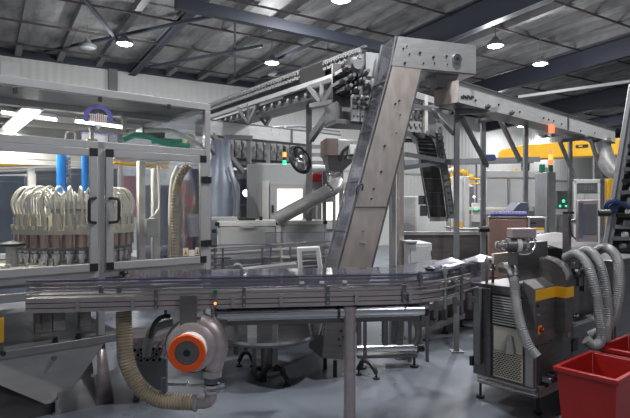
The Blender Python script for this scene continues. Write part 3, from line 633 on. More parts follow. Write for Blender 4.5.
# back channel (right edge), clear cover on the left edge, belt with flights
def strip(pts, y0, y1, w, name, m):                         # band following 2-D points in the side plane
    vs=[];fs=[]
    for i,(x,z) in enumerate(pts):
        a = Vector(pts[max(i-1,0)]); c = Vector(pts[min(i+1,len(pts)-1)]); t=(c-a).normalized(); nx,nz=-t.y*w,t.x*w
        vs += [(x,y0,z),(x,y1,z),(x+nx,y1,z+nz),(x+nx,y0,z+nz)]
    for i in range(len(pts)-1):
        b=i*4;c=b+4; fs += [(b+k,c+k,c+(k+1)%4,b+(k+1)%4) for k in range(4)]
    fs += [(0,1,2,3),tuple(range(len(vs)-4,len(vs)))]
    return MB().add(vs,fs).build(name, m, el)
strip([(hi(.42),.42),(hi(zj-.05),zj-.05)],-.012,TH+.005,-.014,'edge_flange',STEELD)
strip([P[2],P[3]],.015,TH-.015,.012,'head_underside',STEEL)
strip([P[0],P[1]],.015,TH-.015,-.012,'head_cover',STEEL); strip([P[1],P[2]],.0,TH,-.012,'head_end',STEEL)
strip([(lo(.45)+.10,.45),(lo(zj)+.09,zj),(P[0][0]+.06,P[0][1]-.08),(P[1][0]-.08,P[1][1]-.07)],.03,TH-.03,-.012,'belt',GREYP)
cov = strip([(lo(.72)-.012,.72),(lo(zj)-.012,zj-.01),(P[0][0]-.012,P[0][1])],0,TH,.006,'clear_cover',COVERM)
strip([(lo(.42)-.022,.42),(lo(zj)-.022,zj-.01),(P[0][0]-.022,P[0][1])],TH-.012,TH+.004,.012,'cover_edge',GALV); strip([(lo(.42)-.022,.42),(lo(zj)-.022,zj-.01),(P[0][0]-.022,P[0][1])],-.002,.012,.012,'cover_edge',GALV)
fl = None
for i in range(22):
    z = .55+i*.115; x = lo(z)+.045
    if not fl: fl = MB().box(-.045,.045,.04,TH-.04,-.008,.008).build('belt_flight', GALV, el); o = fl
    else: o = cp(fl, el)
    o.location = (x,0,z)
for i in range(5):
    z = .9+i*.5; b = MB().box(-.03,-.019,.0,TH,-.006,.006).build('cover_strap', STEELD if i%2 else GALV, el); b.location = (lo(z),0,z)
# boot at the floor
MB().prism([E(325,318),E(352,318),E(347,359),E(320,357)],(0,-.05,0),(1,0,0),(0,0,1),(0,TH+.08,0)).build('boot', STEELD, el, .006)
for x,y in ((.06,.02),(.06,TH-.02)):
    MB().cyl((E(330,350)[0]+x,y,0),(E(330,350)[0]+x,y,.16),.02,n=10).build('boot_foot', BLACK, el)
b = MB()
for (px,py) in ((339,330),(337,338),(341,336),(338,345)):
    s,z = E(px,py); b.cyl((s,-.05,z),(s,-.029,z),.014,n=8)
s,z = E(339,338); b.box(s-.008,s+.008,-.045,-.03,z-.06,z+.05); b.build('latch', BLACK, el)
# pulley boss and bolts
s,z = E(456,59.5); ps = MB().lathe([(.0,.012),(.018,.012),(.02,.022),(.05,.022),(.055,.0)],(s,-.005,z),(0,-1,0),24).build('bearing_boss', CHROME, el); MB().cyl((s,-.034,z),(s,-.026,z),.016,n=10).build('shaft_end', BLACK, ps)
for px,py,r in ((403,49,.009),(406.5,46.5,.007),(409,54.5,.009),(419.5,53.3,.014),(433,57.5,.014),(446,56.5,.012),(404.5,63.5,.014),(423,63.5,.008),(434,63.3,.007),(447,64.5,.007),(399,101,.009),(395,104,.010),(400,115,.006),(384.5,146,.011),(381,171.8,.011),(373.5,189,.009),(371.3,198.8,.009),(396,133,.007),(353,181.5,.004)):
    if px < 360: continue
    s,z = E(px,py); MB().cyl((s,-.012,z),(s,-.0,z),r,n=10).build('bolt', BLACK, el)
s,z = E(362.5,243); MB().box(s-.03,s+.03,-.016,-.001,z-.007,z+.007).cyl((s+.02,-.03,z-.008),(s+.02,-.001,z-.008),.012,n=8).build('latch', CHROME, el)
s,z = E(363,231); MB().cyl((s,-.02,z),(s,-.0,z),.008,n=8).build('bolt', GALV, el)
o = MB().tube(spline([Vector((lo(1.82)-.05,-.02,1.76)),Vector((lo(1.82)-.04,-.03,1.84)),Vector((lo(1.9)-.01,-.03,1.86)),Vector((lo(1.85)+.005,-.02,1.80))],4),.008,8).build('blue_tie', NAVY, el)
# support posts of the elevator
for px,d,z1,lab in ((400.3,5.75,2.33,'plain square steel post just right of the inclined elevator'),(392.5,6.1,2.2,'darker square post half hidden behind the elevator edge')):
    p = at(px,206,d); t = thing('steel_post', lab, 'post', (p.x,p.y,0), YE); MB().box(-.03,.03,-.03,.03,.02,z1).build('shaft', STEELW if px>395 else GALV, t, .003); MB().box(-.07,.07,-.07,.07,0,.02).build('base_plate', GALV, t); MB().box(-.032,.032,-.032,.032,z1,z1+.008).build('cap', BLACK, t)

# ------------------------------------------------------------------ overhead stainless troughs
def trough(name_lab, p, yaw, length, w, h, seams, m=TROUGHM, bolts=True):
    t = thing('overhead_trough', name_lab, 'conveyor', p, yaw)
    MB().box(0,length,0,.006,-h,0).build('side_wall', m, t); MB().box(0,length,w-.006,w,-h,0).build('side_wall', m, t)
    MB().box(0,length,.007,w-.007,-h,-h+.006).build('bottom', STEELD, t); MB().box(-.006,-.0005,0,w,-h,0).build('end_plate', STEELW, t); MB().box(length,length+.006,0,w,-h-.02,0).build('end_plate', STEEL, t)
    MB().box(0,length,-.012,-.001,-.012,.004).build('top_lip', STEELD, t); MB().box(0,length,w,w+.01,-.012,.004).build('top_lip', STEELD, t)
    for s in seams: MB().box(s-.02,s+.02,-.012,-.001,-h,-.002).build('seam_cover', STEELD, t)
    MB().box(.3,length-.1,.05,w-.05,-h*.55,-h*.5).build('belt', BELT, t)
    return t
YT = math.atan2(3.46,3.58)
t0 = at(458.3,80.5,5.49)
TR = trough('long stainless overhead trough running from the elevator head away to the right', (t0.x,t0.y,2.95), YT, 4.98, .29, .225, (2.92,))
TP = Plane(t0.x,t0.y,YT)
def T(px,py): s,z = TP.sz(px,py); return s, z-2.95
b = MB()
for k,(px,py) in enumerate(((462,97.5),(464,96.5),(466,98),(468,96.5),(470,98),(472,97))): s,z=T(px,py); b.box(s-.03,s+.03,-.004,-.001,z-.012,z+.012)
b.build('printed_mark', BLACK, TR)
for px,py in ((475,100.5),(498,104.8),(519,112),(543,118),(548,119.5),(553,121),(561,124),(580,131),(594,133)): s,z=T(px,py); MB().cyl((s,-.014,z),(s,-.001,z),.012,n=8).build('bolt', BLACK, TR)
for px,py in ((486,107),(510,113),(585,137),(607,139)): s,z=T(px,py); MB().lathe([(.03,0),(.03,.03),(.015,.032),(.015,.05),(0,.05)],(s,-.001,z),(0,-1,0),12).build('roller_bearing', STEELD, TR)
s,z=T(549,130); bl_=tag(MB().box(-.022,.022,-.04,.02,-.05,.05).build('red_beacon', LRED), 'small glowing red lamp under the right overhead trough', 'lamp'); q=TR.matrix_basis@Vector((s,-.02,-.275)); bl_.location=q; bl_.rotation_euler=(0,0,YT)
# funnel between head and trough, grey drop chute at the far end
q = E(455,74); fn = thing('transfer_funnel', 'dark funnel dropping from the elevator head into the trough', 'funnel', el.matrix_basis@Vector((q[0]-.06,TH/2,3.0)), YE)
MB().add([(-.16,-.13,.09),(.16,-.13,.09),(.16,.13,.09),(-.16,.13,.09),(-.09,-.07,-.10),(.08,-.07,-.10),(.08,.07,-.10),(-.09,.07,-.10)],[(0,1,5,4),(1,2,6,5),(2,3,7,6),(3,0,4,7),(4,5,6,7),(0,1,2,3)]).build('funnel', STEELD, fn)
dc = thing('discharge_elbow', 'fat grey pipe elbow at the far end of the right trough', 'duct', (0,0,0))
pts = [at(600,141,8.7),at(603,152,8.7),at(608,164,8.65),at(615,171,8.6),at(626,172,8.5)]
MB().tube(spline(pts,6),.14,18).build('elbow', STEEL, dc); MB().lathe([(.15,0),(.17,0),(.17,.03),(.15,.03)],at(600,143,8.7),(0.1,0,1),20).build('flange', STEELD, dc)
# portal frames below the right trough
def portal(label, posts, beam, braces, w=.055):
    t = thing('portal_gantry', label, 'frame', (0,0,0), 0, None)
    for px,pytop,d in posts:
        p = at(px,pytop,d); MB().box(p.x-w/2,p.x+w/2,p.y-w/2,p.y+w/2,.015,p.z).build('post', GALV, t, .003); MB().box(p.x-.07,p.x+.07,p.y-.07,p.y+.07,0,.0145).build('base_plate', GALV, t)
    for a,b in beam: MB().bar(at(*a),at(*b),.055).build('cross_beam', GALV, t)
    for a,b in braces: MB().bar(at(*a),at(*b),.045).build('brace', GALV, t)
    return t
portal('nearest portal frame of the right trough, its posts left and right of the trough end', ((456.5,108,6.0),(483,121,6.5)), (((458,112.5,5.97),(496,110,6.0)),((476,121.5,6.45),(512,116,7.0))), (((461,117,5.95),(487,166,6.5)),((450,113,6.1),(412,105,6.4)),((431,110,6.2),(454,134,6.0))))
portal('middle portal frame of the right trough, in front of the yellow crane', ((525.5,112,7.2),(570,140,8.4)), (((498,112,7.0),(530,113,7.2)),((560,141,8.0),(592,137,8.4))), (((497,114,6.9),(520,161,7.15)),((559.5,141,7.9),(575,178,8.3))))
portal('furthest portal frame at the far end of the right trough', ((607,141,8.9),(595,138,9.0)), (((588,137,8.8),(610,140,8.9)),), (((590,138,8.5),(602,177,8.85)),((602,177,8.85),(607,177,8.88))))
# second trough (background left)
t1 = at(205,118.5,7.85)
TL = trough('far stainless overhead trough running level behind the stack light, left of the elevator', (t1.x,t1.y,2.94), YA, 2.75, .30, .225, (1.62,))
LP = Plane(t1.x,t1.y,YA)
b = MB()
for px,py in ((272,130),(276,128),(281,129.5),(285,127),(273,135),(280,134)): s,z = LP.sz(px,py); MB().cyl((s,-.01,z-2.94),(s,-.001,z-2.94),.02,n=8).build('bolt', PAPER, TL)
def frame_thing(label, bars, w=.06, m=GALV, cat='frame', name='steel_gantry', part='bar', group=None):
    t = thing(name, label, cat, (0,0,0), 0, group)
    for a,b in bars: MB().bar(at(*a) if isinstance(a,tuple) else a, at(*b) if isinstance(b,tuple) else b, w).build(part, m, t)
    return t
def post_to_floor(px, py, d): p = at(px,py,d); return (Vector((p.x,p.y,0)),Vector((p.x,p.y,p.z)))
frame_thing('grey steel frame carrying the far trough, beside the right edge of the glass cabinet', [post_to_floor(249,140,8.2), post_to_floor(229,150,8.3), post_to_floor(268,143,8.6), ((212,134.5,7.6),(243,172,8.0)), ((209,145,7.5),(232,175,7.9)), ((224,137,8.0),(252,138,8.2)), ((238,172,8.1),(252,171,8.2))], .065)
frame_thing('pale V struts joining the bracket conveyor to the far trough', [((238,108,7.6),(249,123,7.5)),((259,101,7.35),(249,123,7.5)),((248.5,104,7.5),(248.5,123,7.5)),((257,114,7.8),(266,125,7.8)),((276,108,7.6),(266,125,7.8)),((267,112,7.7),(267,125,7.8))], .042)
TRUSS = frame_thing('pale lattice strut under the near end of the bracket conveyor', [((309,87,6.1),(321,102,5.95)),((322,84,6.0),(321.5,103,5.95)),((338,78,5.9),(323,103,5.95)),((310,106,6.0),(373,94,5.75)),((310,87.5,6.1),(340,77.5,5.85))], .046, ALU)
frame_thing('tall grey frame with a diagonal brace behind the convex mirror', [post_to_floor(309,107,6.85), ((309,107,6.85),(338,102,6.6)), ((310,140,6.85),(334,106,6.55)), ((309,200,6.85),(332,199,7.2))], .075)
# ------------------------------------------------------------------ bracket (gripper) conveyor
def gripper_bracket(parent):
    b = MB().box(-.03,.03,-.02,.0,-.05,.055).box(-.034,-.012,-.05,-.021,.012,.06).box(.012,.034,-.05,-.021,.012,.06).box(-.034,.034,-.045,-.021,-.05,-.022)
    return b.build('bracket', ALU, parent)
oa, ob = at(200,111,9.0), at(366,53,5.5); oa.z = ob.z = 3.2
YO = math.atan2((ob-oa).y,(ob-oa).x); LO = (ob-oa).length
pc = Plane(oa.x,oa.y,YO); s1_, s2_ = pc.sz(300,80)[0], pc.sz(325,80)[0]
oc = thing('bracket_conveyor', 'overhead conveyor lined with small pale brackets rising towards the elevator head', 'conveyor', oa, YO)
MB().box(0,LO-.3,.06,.09,-.10,.16).build('back_plate', GREYD, oc); MB().box(0,pc.sz(340,80)[0],-.06,.0,-.14,-.085).build('support_beam', TROUGHM, oc); MB().box(0,LO-.2,.05,.38,-.26,-.15).build('cable_tray', GREYD, oc); MB().box(0,LO-.05,.02,.058,.12,.135).build('top_rail', GALV, oc); MB().box(0,LO-.1,.01,.058,-.084,-.06).build('chain_guide', STEELD, oc)
g0 = None
for i in range(56):
    s = .06+i*.082
    if s1_ < s < s2_ or s > LO-.05: continue
    for dz_ in (.055,):
        if not g0: g0 = gripper_bracket(oc); o = g0
        else: o = cp(g0, oc)
        o.location = (s,.03,dz_)
MB().box(s1_,s2_,.0,.02,-.06,.12).build('cover_plate', BELT, oc)
r0 = None
for i in range(16):
    if not r0: r0 = MB().lathe([(.03,0),(.03,.03),(.012,.035),(0,.035)],(0,0,0),(0,-1,0),10).build('return_roller', ALU, oc); o = r0
    else: o = cp(r0, oc)
    o.location = (.15+i*.2,.045,-.205)
# drive head of the bracket conveyor beside the elevator
dh = thing('drive_station', 'cluttered drive head with pulley and pale gripper plates left of the elevator', 'drive', at(358,100,5.62), YE)
D0 = dh.location
def D(px,py,d=5.62): v = at(px,py,d)-D0; c,s_ = math.cos(YE),math.sin(YE); return Vector((v.x*c+v.y*s_,-v.x*s_+v.y*c,v.z))
def dbox(px0,px1,py0,py1,y0,y1,m,name,bev=.003): 
    a,b = D(px0,py1),D(px1,py0); return MB().box(min(a.x,b.x),max(a.x,b.x),y0,y1,a.z,b.z).build(name,m,dh,bev)
dbox(331,379,121,125.5,-.05,.3,GREYD,'carrier_beam'); dbox(331,334,104,124,-.04,.3,GREYD,'carrier_post'); dbox(336,346,104,121,.15,.17,STEELD,'belt_guard'); dbox(331,378,107,124,.28,.3,GREYD,'back_plate')
dbox(337,372,60,104,.20,.24,STEELD,'back_plate'); dbox(366,381,52,76,-.02,.1,GREYP,'guard_plate')
MB().lathe([(.0,.05),(.05,.05),(.09,.03),(.10,0),(.10,-.06),(0,-.06)],D(355,66),(0,-1,0),24).build('pulley', GREYD, dh); MB().lathe([(.04,0),(.055,0),(.055,.02),(.04,.02)],D(355,66)-Vector((0,.06,0)),(0,-1,0),18).build('pulley_hub', GALV, dh)
for px,py in ((343,72),(348,80),(362,76),(345,90),(353,93),(364,88),(340,84),(358,84)): 
    a = D(px,py); MB().lathe([(.035,-.08),(.035,.1),(.02,.11),(.02,.17)],a,(0,-1,.1),12).box(a.x-.05,a.x+.03,-.03,.2,a.z-.02,a.z+.015).build('roller', STEELD if px%2 else GREYD, dh)
dbox(356.5,361,81,101,-.06,.0,ALU,'guide_leg'); dbox(357,372,81.5,85,-.08,-.01,ALU,'guide_arm'); dbox(369,373,80,121,-.10,-.02,ALU,'guide_leg')
for k,(x0,x1) in enumerate(((347.3,355.8),(357,366.5))):
    pl_ = dbox(x0,x1,97,123,-.09,-.05,ALU,'gripper_plate')
    for r in range(3):
        for c in range(2):
            a = D(x0+2+c*4.3, 100.5+r*4.4); MB().box(a.x-.016,a.x+.016,-.125,-.091,a.z-.012,a.z+.012).build('gripper_finger', BLACK if (r+c)%2 else GREYD, pl_)
    for c in range(2): a=D(x0+2+c*4.3,118); MB().cyl((a.x,-.10,a.z),(a.x,-.091,a.z),.01,n=8).build('bolt', BLACK, pl_)
# right part of the bracket conveyor (right of the elevator) and the falling dark belt
rg = thing('bracket_conveyor', 'short pale bracket conveyor section between the elevator and the trough end', 'conveyor', at(421,118,6.75), YE)
G0 = rg.location
def gx(px,py): v = at(px,py,6.75)-G0; return v.x, v.z
x0,z1_ = gx(408,95); x1,z0_ = gx(437,101)
MB().bar((x0,0,z1_),(x1,0,z0_),.10,.08).build('top_beam', ALU, rg); MB().box(gx(404,0)[0],gx(441,0)[0],.06,.10,gx(0,142)[1],gx(0,100)[1]).build('back_plate', GREYD, rg)
g1=None
for px in (408,413.5,419):
    for r,py in enumerate((104,112,120,128,135)):
        if not g1: g1 = gripper_bracket(rg); o = g1
        else: o = cp(g1, rg)
        q = gx(px,py); o.location = (q[0],.05,q[1])
MB().box(gx(422.5,0)[0],gx(426,0)[0],-.06,.0,gx(0,140)[1],gx(0,96)[1]).build('guide_leg', ALUL, rg); MB().bar((gx(410,0)[0],-.05,gx(0,110)[1]),(gx(438,0)[0],-.05,gx(0,106)[1]),.05).build('guide_arm', GALV, rg)
# falling belt
fbp = [(411,137),(421,139),(425,144),(427,152),(432,180),(437,219)]
fb = thing('falling_belt_conveyor', 'dark belt conveyor bending down from the bracket conveyor, right of the elevator', 'conveyor', at(425,140,6.5), R(-12))
Fo = fb.location
def Fx(px,py,d=6.5,y=0): v = at(px,py,d)-Fo; return Vector((v.x,y,v.z))
# belt runs along a path, width goes along local y-ish: built as a slab facing the viewer
def slab(pl, pr, th, name, m):
    vs=[];fs=[]
    for a,b in zip(pl,pr): vs += [a,b,b+Vector((0,th,0)),a+Vector((0,th,0))]
    for i in range(len(pl)-1):
        q=i*4;c=q+4; fs += [(q+k,c+k,c+(k+1)%4,q+(k+1)%4) for k in range(4)]
    fs += [(0,1,2,3),tuple(range(len(vs)-4,len(vs)))]
    return MB().add(vs,fs).build(name,m,fb)
Lp = [(405,131),(414,136),(417.5,143),(419,152),(424.5,185),(430,218)]; Rp = [(424,133),(432,137),(434.5,144),(437,155),(442,185),(446,218)]
slab([Fx(*p) for p in Lp],[Fx(*p) for p in Rp],.10,'belt',BELT)
for i in range(9):
    t_ = .25+i*.085
    def pick(L_): 
        f=t_*(len(L_)-1); k=int(f); return Vector(L_[k]).lerp(Vector(L_[min(k+1,len(L_)-1)]), f-k)
    a,b = pick(Lp),pick(Rp); MB().bar(Fx(a.x,a.y,6.5,-.012),Fx(b.x,b.y,6.5,-.012),.012,.012).build('belt_flight',GREYD,fb)
for k,(dx,m,w) in enumerate(((1.5,GALV,.03),(5.5,GREYD,.06))):
    for a,b in zip(Rp,Rp[1:]): MB().bar(Fx(a[0]+dx,a[1],6.5,-.04),Fx(b[0]+dx,b[1],6.5,-.04),w,.05).build('side_rail',m,fb)
for a,b in zip(Lp,Lp[1:]): MB().bar(Fx(a[0]-1,a[1],6.5,-.02),Fx(b[0]-1,b[1],6.5,-.02),.02,.06).build('side_rail',GREYD,fb)
pr_ = None
for i in range(18):
    f=i/17; a=Vector((436+14*f,108+108*f)); q=Fx(a.x,a.y,6.5,-.10)
    o = MB().box(-.03,.03,-.02,.02,-.025,.03).build('chain_link',GALV,fb) if not pr_ else cp(pr_,fb); pr_=o; o.location=q
MB().bar(Fx(435.5,100,6.5,-.06),Fx(451,218,6.5,-.06),.03,.05).build('guard_rail',GALV,fb); MB().bar(Fx(429.5,219,6.5,-.04),Fx(447,219,6.5,-.04),.05,.05).build('tail_shaft',GREYP,fb)
q=Fx(424,207); MB().box(q.x-.05,q.x+.04,-.02,.08,q.z-.11,q.z+.02).cyl((q.x-.02,.02,q.z+.03),(q.x-.02,.02,q.z+.14),.05,n=12).build('tail_motor',GREYD,fb)
frame_thing('level steel rails crossing in front of the falling dark belt', [((404,154,6.2),(455,163,6.2)),((404,168,6.25),(452,161,6.25)),((401,152,6.15),(403,170,6.15)),((430,163,6.3),(446,168,6.3))], .05)
# ------------------------------------------------------------------ machines behind, centre
o=MB().box(-.10,.10,0,.05,1.5,2.05).box(-.02,.02,.01,.04,0,1.5).build('pink_panel',MAGENTA,None,.004); p=at(129,206,7.0); o.location=(p.x,p.y,0); o.rotation_euler=(0,0,R(10)); tag(o,'pink panel standing in for a pink reflection, on a thin post behind the right end of the carousel','panel')  # pink reflection built as a coloured panel
def boxm(name, label, cat, px0, px1, py0, py1, d, depth, m, yaw=YA, parts=(), bevel=.01, floor=False):
    """cabinet whose front left edge is at px0 and front right edge at px1"""
    a = at(px0,206,d); pl = Plane(a.x,a.y,yaw); L = pl.sz(px1,206)[0]; z1 = CAMH-(py0-206)/F*d; z0 = 0 if floor else CAMH-(py1-206)/F*d
    t = thing(name, label, cat, (a.x,a.y,0), yaw)
    MB().box(0,L,0,depth,z0,z1).build('body', m, t, bevel)
    for (nm,qx0,qx1,qy0,qy1,pm,off) in parts:
        s0,zt_ = pl.sz(qx0,qy0); s1,zb2 = pl.sz(qx1,qy1); MB().box(s0,s1,-off,-.001,zb2,zt_).build(nm, pm, t, min(.004,off/3))
    return t, pl, L
t,pl,L = boxm('case_packer', 'light grey machine with two bright lit windows behind the steel pipe', 'machine', 247,338,164,230,8.0,.5,GREYP, R(8), (('door_frame',270,304,183,229,ALU,.05),('lit_window',277,302,189,226,WIN,.06),('door_frame',315,347,182,229,ALU,.05),('lit_window',320,344,191,220,WIN,.06),('inner_panel',262,269,181,229,ALUL,.03),('guard_post',307,311,178,232,GALV,.07),('handle',271.5,273.5,205,213,BLACK,.08)), floor=True)
MB().box(L*.1,L*.9,.1,.45,2.285,2.31).build('roof_cap', GREYP, t)
# low cabinet line in front
t,pl,L = boxm('low_cabinet', 'long low white topped machine cabinet right of the glass cabinet', 'cabinet', 217,326,221,252,6.6,.8,GREYP, R(6), (('under_shade',218,326,258,340,GREYD,.02),('front_panel',220.5,275,226.5,250,GREYP,.012),('front_panel',284,324,225,250,GREYP,.012),('panel_frame',217.5,276,222,226,ALUL,.02),('panel_frame',281,326,221,224.5,ALUL,.02),('corner_cap',215,219.5,222,226,BLACK,.03),('corner_cap',276,281,220,224.5,BLACK,.03),('corner_cap',323,327,220.5,224,BLACK,.03),('frame_post',276.5,281,225,252,ALUL,.02),('handle',241,254,226.2,228.2,ALU,.045),('latch',212,216,229,233,BLACK,.03)), floor=True)  # dark lower sheet stands in for the shade under the machine
for px,lab in ((224,'low pale cover lying at the left end of the low cabinet top'),(247,'small dark block on the low cabinet top, centre')):
    o = MB().box(-.16,.16,0,.2,0,.045).build('cover_box' , ALU if px<230 else GREYD, None,.005) if px<230 else MB().box(-.11,.11,0,.12,0,.03).box(.16,.20,0,.05,0,.05).build('cover_box',BLACK,None,.003)
    p = at(px,206,6.85); zt_=CAMH-(221-206)/F*6.6; o.location=(p.x,p.y,zt_+.001); o.rotation_euler=(0,0,R(6)); tag(o,lab,'box')
# guarded infeed conveyors in the middle
ic = thing('infeed_conveyor', 'clear guarded conveyor with level guide rails between the glass cabinet and the white frame', 'conveyor', at(205,270,5.75), R(6)); I0=ic.location; I0.z=0; ic.location=I0
def Ix(px,d=5.75): return at(px,206,d).x-I0.x
L=Ix(338)
MB().box(0,L,.0,.25,.72,.84).build('side_frame', STEELD, ic); MB().box(0,L,.02,.23,.845,.855).build('belt', BELT, ic)
for k,(z,y,r) in enumerate(((1.12,.02,.020),(1.05,-.01,.010),(.98,-.01,.010),(1.17,.2,.010),(.92,-.01,.012))): MB().cyl((0,y,z),(L,y,z+.08),r,n=8).build('guide_rail', ALU if k in (0,3) else STEEL, ic)
for px in (215,223,262,270.5,281,290): 
    x=Ix(px); MB().cyl((x,-.06,.80),(x,-.06,1.20),.012,n=8).cyl((x,-.08,1.09),(x+.09,-.08,1.09),.012,n=8).cyl((x,-.08,1.02),(x+.07,-.08,1.02),.012,n=8).build('rail_post', STEELD if px!=281 else CREAM, ic)
MB().box(0,Ix(270),-.14,-.134,.95,1.235).build('clear_guard', CLEARG, ic); MB().box(Ix(265),Ix(328),-.24,-.234,.95,1.37).build('clear_guard', CLEARG, ic); MB().box(Ix(265),Ix(328),-.245,-.23,1.37,1.377).box(0,Ix(270),-.144,-.13,1.235,1.242).build('guard_edge', EDGE, ic)
for x in (.3,1.2): MB().box(x,x+.05,.1,.15,0,.72).build('leg', STEELD, ic)
oo = thing('steel_tray', 'long shallow stainless tray with a curled end in front of the guide rails', 'tray', at(247,270,5.05), R(8))
MB().prism([(-.06,.0),(.48,.05),(.48,-.01),(-.06,-.06)],(0,0,0),(1,0,0),(0,0,1),(0,.22,0)).build('tray', STEEL, oo); MB().lathe([(.0,0),(.05,0),(.05,.2),(0,.2)],(-.09,0,0),(0,1,0),14).build('roller', GREYD, oo); MB().box(.05,.09,.08,.12,-1.04,-.0).build('leg', STEELD, oo)
for px,py,d,lab in ((231,272,4.75,'bright clear film cover left of the round table, above the conveyor guard'),(286,271,4.7,'clear film cover lying just left of the white frame')):
    pass
# white open frame
wf = thing('white_guide_plate', 'small white rounded open plate standing just left of the elevator foot', 'frame', at(309,262,4.27), R(7)); f0=wf.location
def fr(px,py): v=at(px,py,4.27)-f0; return (v.x,v.z)
outer=[fr(297.5,247.5),fr(320,246.5),fr(323.5,272),fr(323,281),fr(299,281)]; inner=[fr(301.5,251.5),fr(316.5,251),fr(319,270),fr(318.5,276),fr(303,276)]
n=5; vs=[(x,0,z) for x,z in outer]+[(x,0,z) for x,z in inner]+[(x,.06,z) for x,z in outer]+[(x,.06,z) for x,z in inner]; fs=[]
for i in range(n): j=(i+1)%n; fs+=[(i,j,n+j,n+i),(2*n+i,2*n+j,3*n+j,3*n+i),(i,j,2*n+j,2*n+i),(n+i,n+j,3*n+j,3*n+i)]
MB().add(vs,fs).build('frame', PANEL, wf, .008); MB().bar((inner[0][0],.03,inner[0][1]),(inner[4][0],.03,inner[4][1]),.012).build('inner_lip', ALU, wf)
MB().box(-.05,.05,.0,.05,1.0-f0.z,fr(0,281)[1]-.001).build('stand', GALV, wf); MB().box(-.05,.05,-.05,.05,.97-f0.z,.999-f0.z).build('mount', GALV, wf)
# pipe and hopper
hp = thing('weigh_hopper', 'brown grey stainless hopper with a funnel left of the elevator', 'hopper', at(338,153,6.75), R(10)); h0=hp.location
def H(px,py,d=6.75): v=at(px,py,d)-h0; return Vector((v.x,0,v.z))
a,b=H(325.5,171),H(361,139.5)
MB().box(a.x+.005,b.x,0,.38,a.z+.2,b.z).build('body', STEEL, hp, .006); MB().box(a.x,a.x+.16,-.012,.37,a.z+.2,b.z+.01).build('side_plate', BROWNM, hp)
zf=a.z+.199; MB().add([(a.x+.02,.0,zf),(b.x-.01,.0,zf),(b.x-.01,.36,zf),(a.x+.02,.36,zf),(H(331,0).x,.1,H(0,173).z),(H(342,0).x,.1,H(0,173).z),(H(342,0).x,.25,H(0,173).z),(H(331,0).x,.25,H(0,173).z)],[(0,1,5,4),(1,2,6,5),(2,3,7,6),(3,0,4,7),(4,5,6,7),(0,1,2,3)]).build('funnel', STEELD, hp)
MB().cyl(H(336.5,181)+Vector((0,.17,0)),H(336.5,173)+Vector((0,.17,0)),.09,n=18).build('spout', STEEL, hp); MB().lathe([(.10,0),(.11,0),(.11,.02),(.10,.02)],H(336.5,174.5)+Vector((0,.17,0)),n=18).build('spout_clamp', CHROME, hp)
for px,py in ((337,145),(352,144)): MB().cyl(H(px,py)-Vector((0,.014,0)),H(px,py),.018,n=8).build('bolt', GREYD, hp)
q=H(352,150); MB().box(q.x-.05,q.x+.05,-.12,-.0,q.z-.06,q.z+.06).build('camera_box', PANEL, hp,.005); MB().cyl((q.x+.035,-.15,q.z-.01),(q.x+.035,-.121,q.z-.01),.028,n=14).build('lens', BLACK, hp); MB().tube(spline([(q.x-.03,-.03,q.z+.06),(q.x-.12,-.03,q.z-.02),(q.x-.16,-.03,q.z-.14)]),.018,8).build('cable', BLACK, hp); MB().box(q.x-.08,q.x+.12,-.08,-.0,q.z-.12,q.z-.08).build('shelf', GALV, hp)
for px in (329,347): q=H(px,200); MB().box(q.x-.025,q.x+.025,.3,.35,-h0.z,H(0,170).z).build('leg', GALV, hp)
dp = thing('discharge_pipe', 'fat steel pipe slanting down left from the hopper to the low cabinet', 'pipe', (0,0,0)); 
MB().tube([at(276,219.5,6.55),at(329,191,6.7)],.088,20).build('pipe', STEEL, dp); MB().tube(spline([at(329,191,6.7),at(334,188,6.78),at(337,181.5,6.92)],5),.088,18,None).build('elbow', STEEL, dp); MB().lathe([(.089,0),(.096,0),(.096,.02),(.089,.02)],at(329,191,6.7),at(329,191,6.7)-at(276,219.5,6.55),20).build('joint_ring', CHROME, dp)
# red crate with white roll
rc = thing('red_crate', 'red open crate with a white roll on top left of the hopper funnel', 'crate', at(320,182,7.6), R(5)); z0=0
MB().box(-.11,.11,0,.18,.0,.12).build('crate', RED, rc, .012); MB().cyl((-.10,.09,.18),(.10,.09,.18),.07,n=20).build('white_roll', PAPER, rc); MB().box(-.11,.11,-.006,-.001,.02,.035).build('rim', RED, rc)
MB().box(-.15,.15,0,.3,-.10,-.001).build('shelf', GREYD, rc); MB().box(-.03,.03,.05,.11,-rc.location.z,-.101).build('post', GALV, rc)
# convex mirror
cm = thing('convex_mirror', 'round convex safety mirror with a black rim left of the red crate', 'mirror', at(300,159.5,6.55), 0); ax=Vector((.72,-.62,.30)).normalized()
MB().lathe([(.165,-.015),(.185,-.015),(.192,.0),(.185,.015),(.165,.02),(.165,-.015)],(0,0,0),ax,40).build('rim', BLACK, cm); MB().lathe([(.163,0),(.14,.022),(.1,.04),(.05,.052),(0,.055)],(0,0,0),ax,36).build('mirror_face', MIRROR, cm); MB().bar(-ax*.02,at(308.5,155,6.85)-cm.location+Vector((-.02,-.04,0)),.025).build('arm', BLACK, cm)
